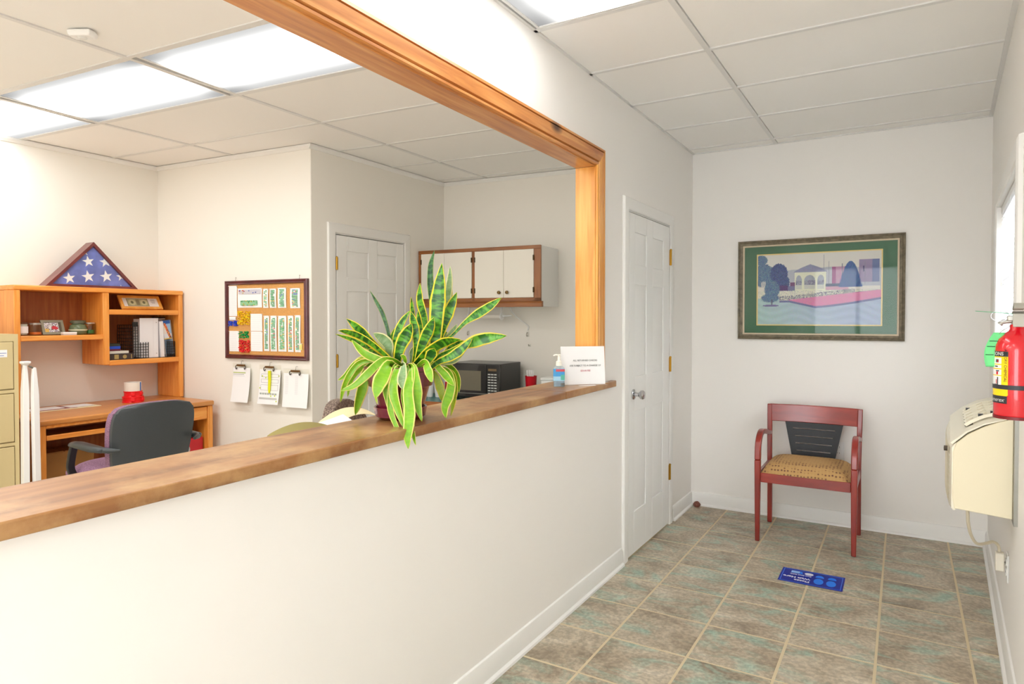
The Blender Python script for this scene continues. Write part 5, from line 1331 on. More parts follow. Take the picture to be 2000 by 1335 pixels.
obj('pages', MB().box(0.010, 0.096, 0.006, 0.10, 0.004, 0.286), PAPER, t, smooth=0)
for z in (0.03, 0.26): obj('rivet', MB().lathe([(0, -0.0075), (0.003, -0.0075), (0.003, -0.006), (0, -0.006)], 10, (0.120, 0, z), 'y'), STEEL, t)
binder('slim white binder standing beside the large white binder', 2.864, 2.892, 0.268, WB, R(-2.5))
t = thing('folder', 'dark blue-black folder standing behind the magazine in the mesh holder', 'folder', (-4.90, 2.9185, 1.1225), R(90)); t.rotation_euler = (0, R(-2), R(90))
obj('cover', MB().box(0, 0.06, 0, 0.08, 0, 0.298), M('black_folder', (36, 40, 44), 0.4), t, bevel=0.001); obj('pages', MB().box(0.004, 0.056, -0.001, 0.002, 0.01, 0.29), PAPER, t, smooth=0)
mg = thing('magazine', 'colourful sports magazine leaning in the mesh file holder', 'magazine', (-4.800, 2.9145, 1.1235), R(90)); mg.rotation_euler = (0, R(-7), R(90))
mb = MB(); W_, H_ = 0.060, 0.272
rn = random.Random(8)
for i in range(14):
    for j in range(40):
        u, v = (i+0.5)/14, (j+0.5)/40; c = (222, 228, 236)
        if v > 0.90: c = (40, 96, 176)
        elif v > 0.62: c = (150, 190, 226) if u > 0.45 else (228, 226, 222)
        if abs(u-(1.5-1.35*v)) < 0.16 and 0.5 < v < 0.93: c = rn.choice([(214, 72, 52), (232, 176, 60), (64, 60, 70), (220, 120, 90)])
        if v < 0.50: c = (60+130*abs(u-v), 80+130*abs(u-v), 100+140*abs(u-v))
        if 0.47 < v < 0.51: c = (216, 178, 60)
        if v < 0.05: c = (30, 30, 34)
        mb.add([(W_*i/14, 0, H_*j/40), (W_*(i+1)/14, 0, H_*j/40), (W_*(i+1)/14, 0, H_*(j+1)/40), (W_*i/14, 0, H_*(j+1)/40)], [(0, 1, 2, 3)], c)
obj('cover_print', mb, PRT, mg, smooth=0)
obj('pages', MB().box(0, W_, 0.0006, 0.012, 0, H_), PAPER, mg, smooth=0)
obj('back_cover', MB().box(W_, W_+0.007, 0.0, 0.10, 0, H_), M('grey_cover', (150, 150, 150), 0.5), mg, smooth=0)

# ---- things on the desktop
t = thing('tape_roll', 'white roll of tape with a blue edge stacked on two red rolls', 'tape', (-4.765, 2.640, 0.8905))
def ringp(r0, r1, z0, z1): return [(r1, z0), (r1, z1), (r0, z1), (r0, z0), (r1, z0)]
obj('roll', MB().lathe(ringp(0.036, 0.056, 0, 0.062)[:4] + [(0.036, 0)], 40), M('tape_white', (240, 236, 226), 0.5), t)
obj('blue_edge', MB().grid(lambda u, v: (0.0565*math.cos(R(22+14*u)), 0.0565*math.sin(R(22+14*u)), 0.062*v), 6, 1), M('tape_blue', (50, 116, 200), 0.4), t, smooth=60)
REDT = M('bright_red_tape', (240, 24, 34), 0.35)
for lab_, z, r in (('narrow bright red roll in the middle of the tape stack', 0.8500, 0.060), ('wide bright red roll at the bottom of the tape stack', 0.8105, 0.070)):
    t = thing('red_roll', lab_, 'tape', (-4.765, 2.640, z), 0, 'red rolls on the desk')
    obj('roll', MB().lathe([(0.038, 0), (r, 0), (r, 0.004), (r-0.003, 0.008), (r-0.003, 0.030), (r, 0.034), (r, 0.040), (0.038, 0.040)], 40), REDT, t)
    for a in (150, 330, 30): obj('tab', MB().box(r-0.006, r+0.008, -0.012, 0.012, 0.010, 0.032), REDT, t, bevel=0.002, rot=(0, 0, R(a)))
dp = thing('desk_planner', 'cream desk pad with white sheets at the left of the oak desk', 'paper', (-4.80, 2.165, 0.8105))
obj('pad', MB().box(-0.12, 0.07, -0.20, 0.24, 0, 0.004), M('cream_pad', (240, 226, 190), 0.8), dp, smooth=0)
obj('cover', MB().box(-0.11, 0.045, -0.21, 0.10, 0.004, 0.006), M('maroon_pad_cover', (150, 96, 100), 0.6), dp, smooth=0)
obj('sheet', MB().box(-0.10, 0.025, -0.17, 0.03, 0.006, 0.0085), PAPER, dp, smooth=0)
obj('sheet', MB().box(-0.09, 0.035, 0.06, 0.21, 0.0062, 0.0085), PAPER, dp, smooth=0)

# ---- office swivel chair
m, nt, b = base_mat('mauve_tweed')
v = coords(nt, (1, 1, 1)); n = nd(nt, 'ShaderNodeTexNoise'); n.inputs['Scale'].default_value = 240; n.inputs['Detail'].default_value = 2; nt.links.new(v, n.inputs['Vector'])
nt.links.new(ramp(nt, n.outputs[0], [(0.35, (112, 78, 104)), (0.65, (160, 122, 146))]), b.inputs['Base Color']); b.inputs['Roughness'].default_value = 0.95
MAUVE = m
SHELL = M('charcoal_shell', (66, 72, 76), 0.42, bscale=220, bstr=0.25); ARM = M('charcoal_arm', (52, 58, 60), 0.35)
sc = thing('office_chair', 'charcoal office chair with mauve upholstery pulled up to the oak desk', 'chair', (-3.83, 2.135, 0), R(90))
# local: x to the right seen from behind, +y is forward (towards the desk)... y = 0 at the centre
def backf(u, t, off):
    h = t; z = 0.47 + 0.475*h
    hw_ = 0.200 + 0.040*math.sin(math.pi*min(1, h*0.62))
    k = 2*u-1
    if h > 0.66: hw_ *= max(0.0, 1-((h-0.66)/0.34)**2.6)**(1/2.6)*0.34+0.66
    if h < 0.12: hw_ *= 0.88+h
    bend = 0.045*k*k
    return (k*hw_, -0.19 - 0.08*(h-0.3) + bend + off, z - 0.012*k*k*(h > 0.9))
def slab(o0, o1, nu=16, nv=40, sh=1.0):
    mb = MB(); pts = lambda o, s: [[tuple(Vector((p[0]*s, p[1], p[2])) ) for p in [backf(i/nu, j/nv, o) for i in range(nu+1)]] for j in range(nv+1)]
    A, B = pts(o0, sh), pts(o1, sh); rs = []
    for j in range(nv+1): rs.append(A[j] + B[j][::-1])
    return mb.rings(rs)
obj('back_shell', slab(-0.020, 0.004, sh=0.985), SHELL, sc, smooth=50, bevel=0.004)
obj('back_cushion', slab(0.004, 0.045), MAUVE, sc, smooth=50, bevel=0.012, seg=3)
def seatf(u, t):
    k, q = 2*u-1, 2*t-1; e = (1-abs(k)**5)*(1-abs(q)**5)
    return (k*0.245*(1-0.08*q*q), -0.16+0.24*(q+1), 0.530 + 0.070*e**0.5 - 0.03*max(0, q)**3)
mb = MB().grid(seatf, 20, 20); mb.box(-0.235, 0.235, -0.15, 0.30, 0.51, 0.533)
obj('seat_cushion', mb, MAUVE, sc, smooth=60)
obj('seat_pan', MB().box(-0.22, 0.22, -0.14, 0.28, 0.485, 0.51), BLACK, sc, bevel=0.01)
for s in (-1, 1):
    x = 0.275*s
    obj('arm_pad', MB().rings([[(x+0.036*math.cos(a)*w, y, 0.708+dz+0.020*math.sin(a)*w) for a in [2*math.pi*i/14 for i in range(14)]] for y, w, dz in ((-0.185, 0.35, 0.002), (-0.17, 0.8, 0.0), (-0.08, 1.0, 0.0), (0.06, 1.0, 0.006), (0.12, 0.85, 0.004), (0.14, 0.35, 0.0))]), ARM, sc, smooth=60)
    obj('arm_post', MB().sweep(spline([(x, 0.115, 0.71), (x*1.0, 0.145, 0.64), (x*0.98, 0.165, 0.56), (x*0.85, 0.14, 0.49), (x*0.6, 0.10, 0.485)], 14), 0.022, 0.040, (0, 1, 0)), BLACK, sc, bevel=0.005)
    obj('arm_joint', MB().tube([(x, -0.165, 0.708), (x*0.93, -0.205, 0.706), (x*0.78, -0.235, 0.703)], [0.015, 0.016, 0.009], 12), ARM, sc)
obj('gas_lift', MB().lathe([(0, 0.09), (0.028, 0.09), (0.028, 0.26), (0.018, 0.27), (0.018, 0.49), (0, 0.49)], 18, (0, 0.06, 0)), BLACK, sc)
for k in range(5):
    a = R(72*k+18); o = obj('base_spoke', MB().sweep([(0, 0, 0.10), (0.26, 0, 0.075), (0.29, 0, 0.068)], [0.05, 0.032, 0.03], [0.05, 0.03, 0.024], (0, 1, 0)), BLACK, sc, bevel=0.006, loc=(0, 0.06, 0), rot=(0, 0, a))
    obj('caster', MB().lathe([(0, -0.02), (0.026, -0.02), (0.030, 0), (0.026, 0.02), (0, 0.02)], 16, (0.28, 0, 0.030), 'y'), BLACK, o)

# ---- ceiling motion sensor
t = thing('motion_sensor', 'small white sensor on the office ceiling at upper left', 'sensor', (-2.925, 1.430, ZO-0.001), R(30))
obj('housing', MB().rings([[(x*s, y*s, z) for x, y in ((-0.048, -0.030), (0.048, -0.030), (0.056, 0.0), (0.048, 0.030), (-0.048, 0.030), (-0.056, 0.0))] for s, z in ((0.9, 0.0), (1.0, -0.006), (0.92, -0.020), (0.80, -0.026))]), WHITE, t, bevel=0.003)
obj('lens', MB().lathe([(0, -0.034), (0.012, -0.032), (0.018, -0.026), (0, -0.0255)], 16), M('sensor_lens', (226, 226, 222), 0.5), t)

# ---- cork board and what is pinned to it (frame: x along the office end wall, -y into the room)
CK_LOC = (XC, 3.144, 0); CK_ROT = R(5.007)
cb = thing('cork_board', 'cork notice board in a dark cherry frame on the office end wall', 'notice board', CK_LOC, CK_ROT)
BX0, BX1, BZ0, BZ1 = -0.815, -0.020, 1.120, 1.685
FRM = WOOD('dark_cherry_frame', (70, 24, 28), (92, 34, 38), (112, 48, 50), grain=(3, 3, 3), scale=5, rough=0.3, coat=0.4)
obj('frame_rail', MB().frame(BX0, BX1, BZ0, BZ1, [(0, -0.001), (0, -0.020), (0.008, -0.026), (0.016, -0.022), (0.024, -0.026), (0.030, -0.016), (0.030, -0.001)]), FRM, cb, smooth=20)
obj('cork_panel', MB().box(BX0+0.028, BX1-0.028, -0.010, -0.002, BZ0+0.028, BZ1-0.028), M('cork', (214, 158, 92), 0.9, var=0.05, vscale=160, bscale=160, bstr=0.2), cb, smooth=0)
for x in (-0.715, -0.100): obj('hook', MB().tube([(x, -0.001, BZ1+0.022), (x+0.004, -0.012, BZ1+0.026), (x+0.006, -0.014, BZ1+0.010), (x, -0.010, BZ1-0.004)], 0.0014, 6), STEEL, cb)
def ck(x, y):
    k = (x-55)/1210.0; yt = 130-30*k; yb_ = 1190+35*k
    return (BX0 + k*(BX1-BX0), BZ1 - (y-yt)/(yb_-yt)*(BZ1-BZ0))
PINC = {'g': (34, 168, 84), 'G': (120, 206, 144), 'y': (252, 208, 28), 'r': (236, 58, 54), 'b': (50, 92, 218), 'w': (236, 236, 232), 'd': (52, 60, 50)}
rp = random.Random(21)
def pins(mb, x, z, y, c, s=0.0026):
    mb.box(x-s, x+s, y-0.008, y, z-s*0.8, z+s*0.8, tuple(max(0, min(255, v+rp.randint(-16, 16))) for v in PINC[c]))
def sheet(label, x0, y0, x1, y1, cols=0, mix='ggGGy', rows=0, lines=0, band=None, name='paper_sheet', mat=None):
    (ax, az), (bx_, bz) = ck(x0, y0), ck(x1, y1); zlo, zhi = min(az, bz), max(az, bz)
    t = thing(name, label, 'paper', CK_LOC, CK_ROT, 'papers pinned to the cork board')
    cur = rp.uniform(0.001, 0.004); nz_ = 10
    mb = MB(); mb.rings([[(x, -0.0125-cur*math.sin(math.pi*j/nz_)-d, zlo+(zhi-zlo)*j/nz_) for x, d in ((ax, 0), (bx_, 0), (bx_, 0.0006), (ax, 0.0006))] for j in range(nz_+1)])
    obj('sheet', mb, mat or PAPER, t, smooth=60)
    if lines:
        mb = MB()
        for k in range(lines):
            z = zhi-(k+1)*(zhi-zlo)/(lines+1); mb.box(ax+0.006, bx_-0.006-rp.uniform(0, 0.02), -0.0134-cur*math.sin(math.pi*(z-zlo)/(zhi-zlo))-0.0002, -0.0130-cur*math.sin(math.pi*(z-zlo)/(zhi-zlo)), z-0.0008, z+0.0008, (224, 224, 228))
        obj('printed_lines', mb, PRT, t, smooth=0, kind='stuff')
    if band:
        mb = MB(); mb.box(ax+0.012, bx_-0.012, -0.0180, -0.0172, zhi-(zhi-zlo)*0.30, zhi-(zhi-zlo)*0.06, (206, 204, 212)); mb.box(ax+0.03, bx_-0.04, -0.0180, -0.0172, zlo+(zhi-zlo)*0.12, zlo+(zhi-zlo)*0.36, (150, 200, 160))
        obj('printed_bands', mb, PRT, t, smooth=0)
        mb = MB()
        for k in range(46):
            x = rp.uniform(ax+0.03, bx_-0.04); z = zlo+(zhi-zlo)*(rp.choice((0.13, 0.35, rp.uniform(0.13, 0.35)))); pins(mb, x, z, -0.0172, rp.choice('gggGy'))
        for k in range(9): pins(mb, rp.uniform(ax+0.016, bx_-0.016), zhi-(zhi-zlo)*rp.uniform(0.10, 0.28), -0.0172, rp.choice('yyrb'))
        obj('pins', mb, PRT, t, smooth=0, kind='stuff')
    if cols:
        mb = MB()
        for r_ in range(rows):
            z = zhi-(zhi-zlo)*(0.06+0.88*(r_+0.5)/rows)
            for c_ in range(cols):
                if rp.random() < 0.9: pins(mb, ax+(bx_-ax)*(0.24+0.56*(c_+0.5)/cols)+rp.uniform(-0.001, 0.001), z, -0.0145-cur*math.sin(math.pi*(z-zlo)/(zhi-zlo)), rp.choice(mix), 0.0030)
        obj('pins', mb, PRT, t, smooth=0, kind='stuff')
    for x, z in ((ax+0.003, zhi-0.003), (bx_-0.003, zhi-0.003)):
        obj('pin_head', MB().lathe([(0, -0.020), (0.0025, -0.0195), (0.003, -0.013), (0, -0.0125)], 8, (x, 0, z), 'y'), WHITE, t)
    return t
sheet('narrow typed list pinned at the top left of the cork board', 110, 195, 235, 612, lines=22)
sheet('wide white chart with a green pin rectangle at the top of the cork board', 248, 232, 614, 494, band=True)
sheet('short pin chart just right of the wide chart on the cork board', 632, 236, 708, 500, 2, 'gGGGGgGy', 12)
sheet('short green and yellow pin chart, second right of the wide chart', 728, 236, 824, 500, 3, 'ggggGggggggggy', 13)
sheet('short pale green pin chart, third right of the wide chart', 846, 226, 964, 500, 4, 'GGGGGGgGGGGGGGGGGGGb', 14)
sheet('short pin chart with red and blue pins at the cork board top right', 1022, 232, 1160, 504, 4, 'ggGggGggGggggGyrb', 13)
sheet('tall pin chart, leftmost of the lower row on the cork board', 640, 606, 718, 1094, 2, 'gggGggggGgggggyb', 24)
sheet('tall green pin chart, second from left in the lower cork board row', 736, 606, 828, 1098, 3, 'ggGGGggGGGGGGGGyr', 25)
sheet('widest tall pin chart in the middle of the lower cork board row', 846, 608, 964, 1100, 4, 'GGGGGGGGgwGGGy', 26)
sheet('tall pin chart with yellow and brown pins, second from right in the lower row', 986, 606, 1064, 1104, 2, 'ggyggGygggGgggr', 24)
sheet('tall pin chart, rightmost of the lower row on the cork board', 1086, 600, 1164, 1106, 2, 'ggGgyGggGGggGr', 25)
sheet('upper blank typed sheet in the middle of the cork board', 442, 580, 616, 818, lines=8)
sheet('lower blank typed sheet in the middle of the cork board', 444, 822, 618, 1098, lines=8)
sheet('typed sheet with a small emblem at the bottom left of the cork board', 112, 815, 262, 1100, lines=10)
sheet('small white card above the blue pins on the cork board', 118, 620, 218, 668, lines=2)
sheet('yellow note curling at the lower right of the cork board', 1150, 985, 1186, 1080, mat=M('yellow_note', (236, 222, 130), 0.8))
for lab_, c, x0, y0, x1, y1, n in (('mass of yellow pushpins stuck in the cork board', 'y', 258, 545, 438, 732, 150), ('mass of blue pushpins at the left of the cork board', 'b', 112, 678, 244, 748, 60),
                                    ('mass of green pushpins below the yellow ones on the cork board', 'g', 268, 825, 408, 912, 60), ('mass of red pushpins at the bottom of the cork board', 'r', 276, 945, 432, 1112, 140)):
    mb = MB()
    for k in range(n):
        x, z = ck(rp.uniform(x0, x1), rp.uniform(y0, y1)); d = rp.uniform(0.010, 0.018)
        mb.box(x-0.0034, x+0.0034, -0.010-d, -0.010, z-0.0026, z+0.0026, tuple(max(0, min(255, v+rp.randint(-26, 22))) for v in PINC[c]))
    o = obj('pushpins', mb, PRT, smooth=0, loc=CK_LOC, rot=(0, 0, CK_ROT), kind='stuff'); tag(o, lab_, 'pushpins', 'pushpin clusters')

# ---- three clipboards hung below the board
CLR = GLASS('clear_clipboard', (252, 252, 250), 0.0, 0.0, 0.4)
BRN = M('bronze_clip', (128, 96, 58), 0.35, metal=0.7)
def clipboard(label, x0, x1, z0, z1, kind):
    t = thing('clipboard', label, 'clipboard', CK_LOC, CK_ROT, 'clipboards under the cork board')
    xc = (x0+x1)/2
    obj('board', MB().box(x0, x1, -0.016, -0.013, z0+0.006, z1+0.012), CLR, t, bevel=0.002)
    rs = [[(x, -0.0175-0.030*max(0, 1-(z-z0)/(z1-z0))**2*(1 if kind != 2 else 0.7)-d, z) for x, d in ((x0+0.008, 0), (x1-0.002, 0), (x1-0.002, 0.0012), (x0+0.008, 0.0012))] for z in [z0+(z1-0.02-z0)*j/10 for j in range(11)]]
    p = obj('paper', MB().rings(rs), PAPER, t, smooth=60)
    def yy(z): return -0.0192-0.030*max(0, 1-(z-z0)/(z1-z0))**2*(1 if kind != 2 else 0.7)
    mb = MB(); w_, h_ = x1-x0, z1-z0
    def ln(u0, u1, v, c, th=0.0011): z = z0+v*h_; mb.box(x0+u0*w_, x0+u1*w_, yy(z)-0.0004, yy(z), z-th, z+th, c)
    GY = (186, 186, 192); YL = (206, 222, 60)
    if kind == 0:
        ln(0.06, 0.74, 0.79, (190, 204, 130), 0.004); ln(0.06, 0.66, 0.745, (210, 210, 210), 0.004); ln(0.06, 0.70, 0.70, GY, 0.0008)
    elif kind == 1:
        for v0, v1 in ((0.72, 0.80), (0.57, 0.66), (0.37, 0.51)):
            ln(0.12, 0.92, v0, GY); ln(0.12, 0.92, v1, GY)
            for u in (0.12, 0.91): z0_, z1_ = z0+v0*h_, z0+v1*h_; mb.box(x0+u*w_, x0+(u+0.012)*w_, yy(z0_)-0.0004, yy(z0_), z0_, z1_, GY)
        for k in range(7): ln(0.10+0.115*k, 0.19+0.115*k, 0.27, (176, 184, 176), 0.007)
        ln(0.10, 0.92, 0.14, (206, 208, 206), 0.010)
        for u, v in ((0.14, 0.74), (0.90, 0.76), (0.30, 0.70), (0.60, 0.22), (0.78, 0.23), (0.32, 0.15), (0.88, 0.09), (0.06, 0.42)): ln(u, u+0.05, v, YL, 0.005)
    else:
        for v in [0.36+0.028*k for k in range(18)]:
            ln(0.10, 0.22, v, (222, 222, 224), 0.0008); ln(0.48, 0.60, v, (222, 222, 224), 0.0008)
    obj('printed_marks', mb, PRT, p, smooth=0, kind='stuff')
    mb = MB(); mb.box(xc-0.040, xc+0.040, -0.030, -0.016, z1-0.010, z1+0.004)
    c = obj('clip', mb, BRN, t, bevel=0.003)
    mb = MB(); mb.tube(spline([(xc-0.046, -0.026, z1-0.004), (xc-0.050, -0.028, z1-0.022), (xc-0.040, -0.028, z1-0.030), (xc-0.036, -0.026, z1-0.018)], 8), 0.0028, 6); obj('clip_corner', mb, M('clip_dark', (60, 50, 40), 0.4, metal=0.5), c)
    mb = MB(); mb.tube(spline([(xc+0.046, -0.026, z1-0.004), (xc+0.050, -0.028, z1-0.022), (xc+0.040, -0.028, z1-0.030), (xc+0.036, -0.026, z1-0.018)], 8), 0.0028, 6); obj('clip_corner', mb, MATS['clip_dark'], c)
    obj('hook', MB().tube(spline([(xc, 0.0, z1+0.026), (xc, -0.016, z1+0.028), (xc+0.004, -0.022, z1+0.016), (xc, -0.022, z1+0.004)], 10), 0.0014, 6), STEEL, t)
clipboard('narrow clipboard with a blank sheet, left of the three under the cork board', -0.742, -0.560, 0.806, 1.074, 0)
clipboard('middle clipboard with a highlighted form under the cork board', -0.474, -0.268, 0.806, 1.070, 1)
clipboard('widest clipboard with a faint table, right of the three under the cork board', -0.246, -0.010, 0.796, 1.050, 2)
hp = thing('highlighter_pen', 'yellow highlighter clipped to the middle clipboard', 'pen', (XC + (-0.358)*c5 + 0.030*s5, 3.144 + (-0.358)*s5 - 0.034*c5, 0.965), CK_ROT)
YH = M('neon_yellow', (236, 236, 24), 0.4)
obj('barrel', MB().tube([(0, -0.004, -0.052), (0, 0, 0.0), (0, 0, 0.078)], [0.0095, 0.0105, 0.0105], 14), YH, hp); obj('cap_tip', MB().tube([(0, -0.005, -0.080), (0, -0.004, -0.052)], [0.005, 0.0095], 14), YH, hp); obj('pocket_clip', MB().box(-0.003, 0.003, -0.014, -0.011, 0.02, 0.076), M('pale_yellow', (226, 226, 90), 0.4), hp, bevel=0.001)

# ---- kitchenette (frame: x along the office back wall, -y into the room)
KL, KR = (XC, 4.650, 0), R(5.007)
def kp(lx, ly, z=0): return (XC + lx*c5 - ly*s5, 4.650 + lx*s5 + ly*c5, z)
bc = thing('base_cabinet', 'white kitchenette base cabinet below the teal worktop', 'cabinet', KL, KR)
obj('carcass', MB().box(0.004, 1.92, -0.625, -0.004, 0.09, 0.732), WHITE, bc, smooth=0)
obj('toe_kick', MB().box(0.01, 1.91, -0.56, -0.01, 0.0, 0.09), BLACK, bc, smooth=0)
for k in range(4):
    d = obj('door', MB().box(0.02+0.475*k, 0.475+0.475*k, -0.643, -0.625, 0.11, 0.715), WHITE, bc, bevel=0.003)
    obj('knob', MB().lathe([(0, -0.643), (0.006, -0.643), (0.006, -0.652), (0.013, -0.658), (0.010, -0.665), (0, -0.666)], 16, (0.44+0.49*k if k % 2 == 0 else 0.07+0.49*k, 0, 0.66), 'y'), BRASS, d)
wt = thing('kitchen_worktop', 'teal kitchenette worktop with a brown wood edge', 'counter', KL, KR)
obj('laminate', MB().box(0.004, 1.92, -0.660, -0.004, 0.733, 0.770), M('teal_laminate', (22, 120, 116), 0.3), wt, smooth=0)
obj('wood_edge', MB().box(-0.052, 1.92, -0.678, -0.660, 0.735, 0.7702), WOOD('brown_edge', (120, 66, 26), (146, 84, 36), (166, 102, 50), grain=(0.8, 9, 9), scale=4), wt, bevel=0.003)
mw = thing('microwave_oven', 'black countertop microwave on the teal worktop', 'microwave', kp(0.316, -0.449, 0.771), KR)
GB = M('glossy_black', (30, 30, 31), 0.18, coat=0.4)
obj('case', MB().box(0, 0.466, 0.012, 0.375, 0.014, 0.286), M('satin_black', (44, 42, 42), 0.28), mw, bevel=0.004)
dr = obj('door', MB().box(0.002, 0.345, 0.0, 0.012, 0.020, 0.282), GB, mw, bevel=0.003)
obj('door_window', MB().box(0.035, 0.300, -0.0012, 0.0, 0.075, 0.230), M('window_mesh', (108, 102, 86), 0.25), dr, smooth=0)
obj('door_trim', MB().box(0.01, 0.44, -0.002, 0.0, 0.048, 0.056), M('grey_trim', (110, 110, 106), 0.3, metal=0.5), dr, smooth=0)
cp_ = obj('control_panel', MB().box(0.348, 0.464, 0.0, 0.012, 0.020, 0.282), GB, mw, bevel=0.003)
obj('display', MB().box(0.364, 0.436, -0.001, 0, 0.232, 0.250), M('amber_display', (110, 88, 56), 0.3), cp_, smooth=0)
BT = M('button_grey', (196, 198, 194), 0.5)
for r_ in range(8):
    for c_ in range(3):
        z = 0.205-0.021*r_; x = 0.362+0.027*c_
        obj('button', MB().box(x, x+0.021, -0.0018, 0, z-(0.008 if r_ == 7 else 0.004), z+0.005), BT, cp_, smooth=0)
for x, y in ((0.03, 0.05), (0.436, 0.05), (0.03, 0.33), (0.436, 0.33)): obj('foot', MB().lathe([(0, 0), (0.012, 0), (0.012, 0.014), (0, 0.014)], 12, (x, y, 0)), BLACK, mw)
t = thing('red_cup', 'red plastic cup full of wrapped white straws beside the microwave', 'cup', kp(0.955, -0.25, 0.7705))
obj('cup', MB().lathe([(0, 0), (0.034, 0), (0.036, 0.006), (0.046, 0.185), (0.049, 0.190), (0.046, 0.190), (0.034, 0.01), (0, 0.008)], 28), M('cup_red', (216, 20, 40), 0.35), t)
for k in range(11):
    a = k*2.4; r = 0.012+0.024*((k*7) % 5)/5
    obj('straw', MB().tube([(r*0.5*math.cos(a), r*0.5*math.sin(a), 0.02), (r*1.2*math.cos(a), r*1.2*math.sin(a), 0.235)], 0.0045, 6), PAPER, t)
t = thing('storage_box', 'low white storage box at the right end of the worktop', 'box', kp(1.062, -0.30, 0.7705), KR)
obj('box_body', MB().box(0, 0.17, 0, 0.12, 0, 0.165), WHITE, t, bevel=0.004); obj('box_lid', MB().box(-0.004, 0.174, -0.004, 0.124, 0.165, 0.185), WHITE, t, bevel=0.003)
FOAM = M('white_foam', (240, 240, 238), 0.6)
for i, (dx, dy, n_, lab_) in enumerate(((0.115, -0.405, 4, 'left stack of white foam cups by the microwave'), (0.190, -0.395, 3, 'right stack of white foam cups by the microwave'))):
    t = thing('foam_cup_stack', lab_, 'cups', kp(dx, dy, 0.7705), 0, 'foam cup stacks')
    for k in range(n_): obj('cup', MB().lathe([(0, 0), (0.024, 0), (0.034, 0.088), (0.036, 0.090), (0.033, 0.090), (0.022, 0.003), (0, 0.003)], 24), FOAM, t, loc=(0, 0, 0.012*k))
t = thing('coffee_carton', 'blue carton with a red band standing left of the microwave', 'carton', kp(0.215, -0.33, 0.7705), KR)
obj('carton', MB().box(0.0, 0.075, 0, 0.10, 0, 0.255), M('carton_blue', (34, 70, 170), 0.4), t, bevel=0.003); obj('red_band', MB().box(-0.001, 0.076, -0.001, 0.02, 0.06, 0.12), M('carton_red', (198, 28, 40), 0.4), t, smooth=0); obj('white_band', MB().box(-0.001, 0.076, -0.001, 0.02, 0.12, 0.16), PAPER, t, smooth=0)

# wall cabinet
wc = thing('wall_cabinet', 'white wall cabinet with brown wood face frame above the microwave', 'cabinet', kp(0.0, 0.0, 0), KR)
CW = WOOD('walnut_face', (120, 68, 26), (146, 88, 38), (168, 106, 50), grain=(0.9, 9, 9), scale=4, rough=0.35)
CWV = WOOD('walnut_face_upright', (120, 68, 26), (146, 88, 38), (168, 106, 50), grain=(9, 9, 0.9), scale=4, rough=0.35)
WF, WX0, WX1, WZa, WZb = -0.359, -0.024, 1.084, 1.546, 1.972
obj('carcass', MB().prism([(WX0+0.006, WF+0.018), (WX1, WF+0.018), (WX1, -0.002), (0.004, -0.002)], 'z', WZa-0.040, WZb-0.002), WHITE, wc, smooth=0)
for a, bb in ((WX0, WX0+0.028), (0.486, 0.512), (WX1-0.056, WX1)): obj('stile', MB().box(a, bb, WF, WF+0.018, WZa, WZb-0.028), CWV, wc, bevel=0.002)
obj('top_rail', MB().box(WX0, WX1, WF-0.002, WF+0.018, WZb-0.028, WZb), CW, wc, bevel=0.002)
obj('bottom_rail', MB().box(WX0, WX1, WF, WF+0.018, WZa-0.002, WZa+0.026), CW, wc, bevel=0.002)
obj('light_rail', MB().prism([(WF-0.020, WZa-0.046), (WF+0.010, WZa-0.046), (WF+0.010, WZa-0.002), (WF-0.010, WZa-0.002), (WF-0.014, WZa-0.010), (WF-0.020, WZa-0.016)], 'x', WX0, WX1+0.018), CW, wc, bevel=0.0015)
DRW = M('cabinet_door_white', (238, 234, 222), 0.45)
for k, (a, bb) in enumerate(((WX0+0.029, 0.228), (0.230, 0.485), (0.513, 0.770), (0.772, WX1-0.057))):
    d = obj('door', MB().box(a, bb, WF-0.006, WF+0.012, WZa+0.027, WZb-0.029), DRW, wc, bevel=0.002)
    kx = bb-0.034 if k % 2 == 0 else a+0.034
    obj('knob', MB().lathe([(0, WF-0.006), (0.006, WF-0.006), (0.006, WF-0.014), (0.014, WF-0.020), (0.012, WF-0.028), (0, WF-0.030)], 16, (kx, 0, WZa+0.068), 'y'), M('antique_brass', (110, 88, 50), 0.4, metal=0.8), d)
    hx = a if k % 2 == 0 else bb
    for z in (WZa+0.085, WZb-0.095): obj('hinge', MB().box(hx-0.006, hx+0.006, WF-0.009, WF-0.005, z-0.020, z+0.020), M('dark_hinge', (74, 58, 36), 0.45, metal=0.7), d, bevel=0.001)
# paper towel holder under the cabinet
th = thing('towel_holder', 'empty white paper towel holder under the wall cabinet', 'holder', kp(0.345, -0.155, 0), KR)
for x in (0.0, 0.305):
    obj('bracket', MB().sweep([(x, 0, 1.505), (x, -0.004, 1.46), (x, 0, 1.425)], 0.008, 0.026, (1, 0, 0)), WHITE, th, bevel=0.003)
    obj('end_disc', MB().lathe([(0, -0.006), (0.030, -0.006), (0.034, 0), (0.030, 0.006), (0, 0.006)], 24, (x, 0, 1.428), 'x'), WHITE, th)
obj('rod', MB().tube([(-0.045, 0, 1.428), (0.395, 0, 1.432)], 0.006, 10), WHITE, th)
obj('cardboard_tube', MB().tube([(0.008, 0, 1.428), (0.297, 0, 1.428)], 0.020, 20), M('pale_tube', (232, 228, 218), 0.7), th)
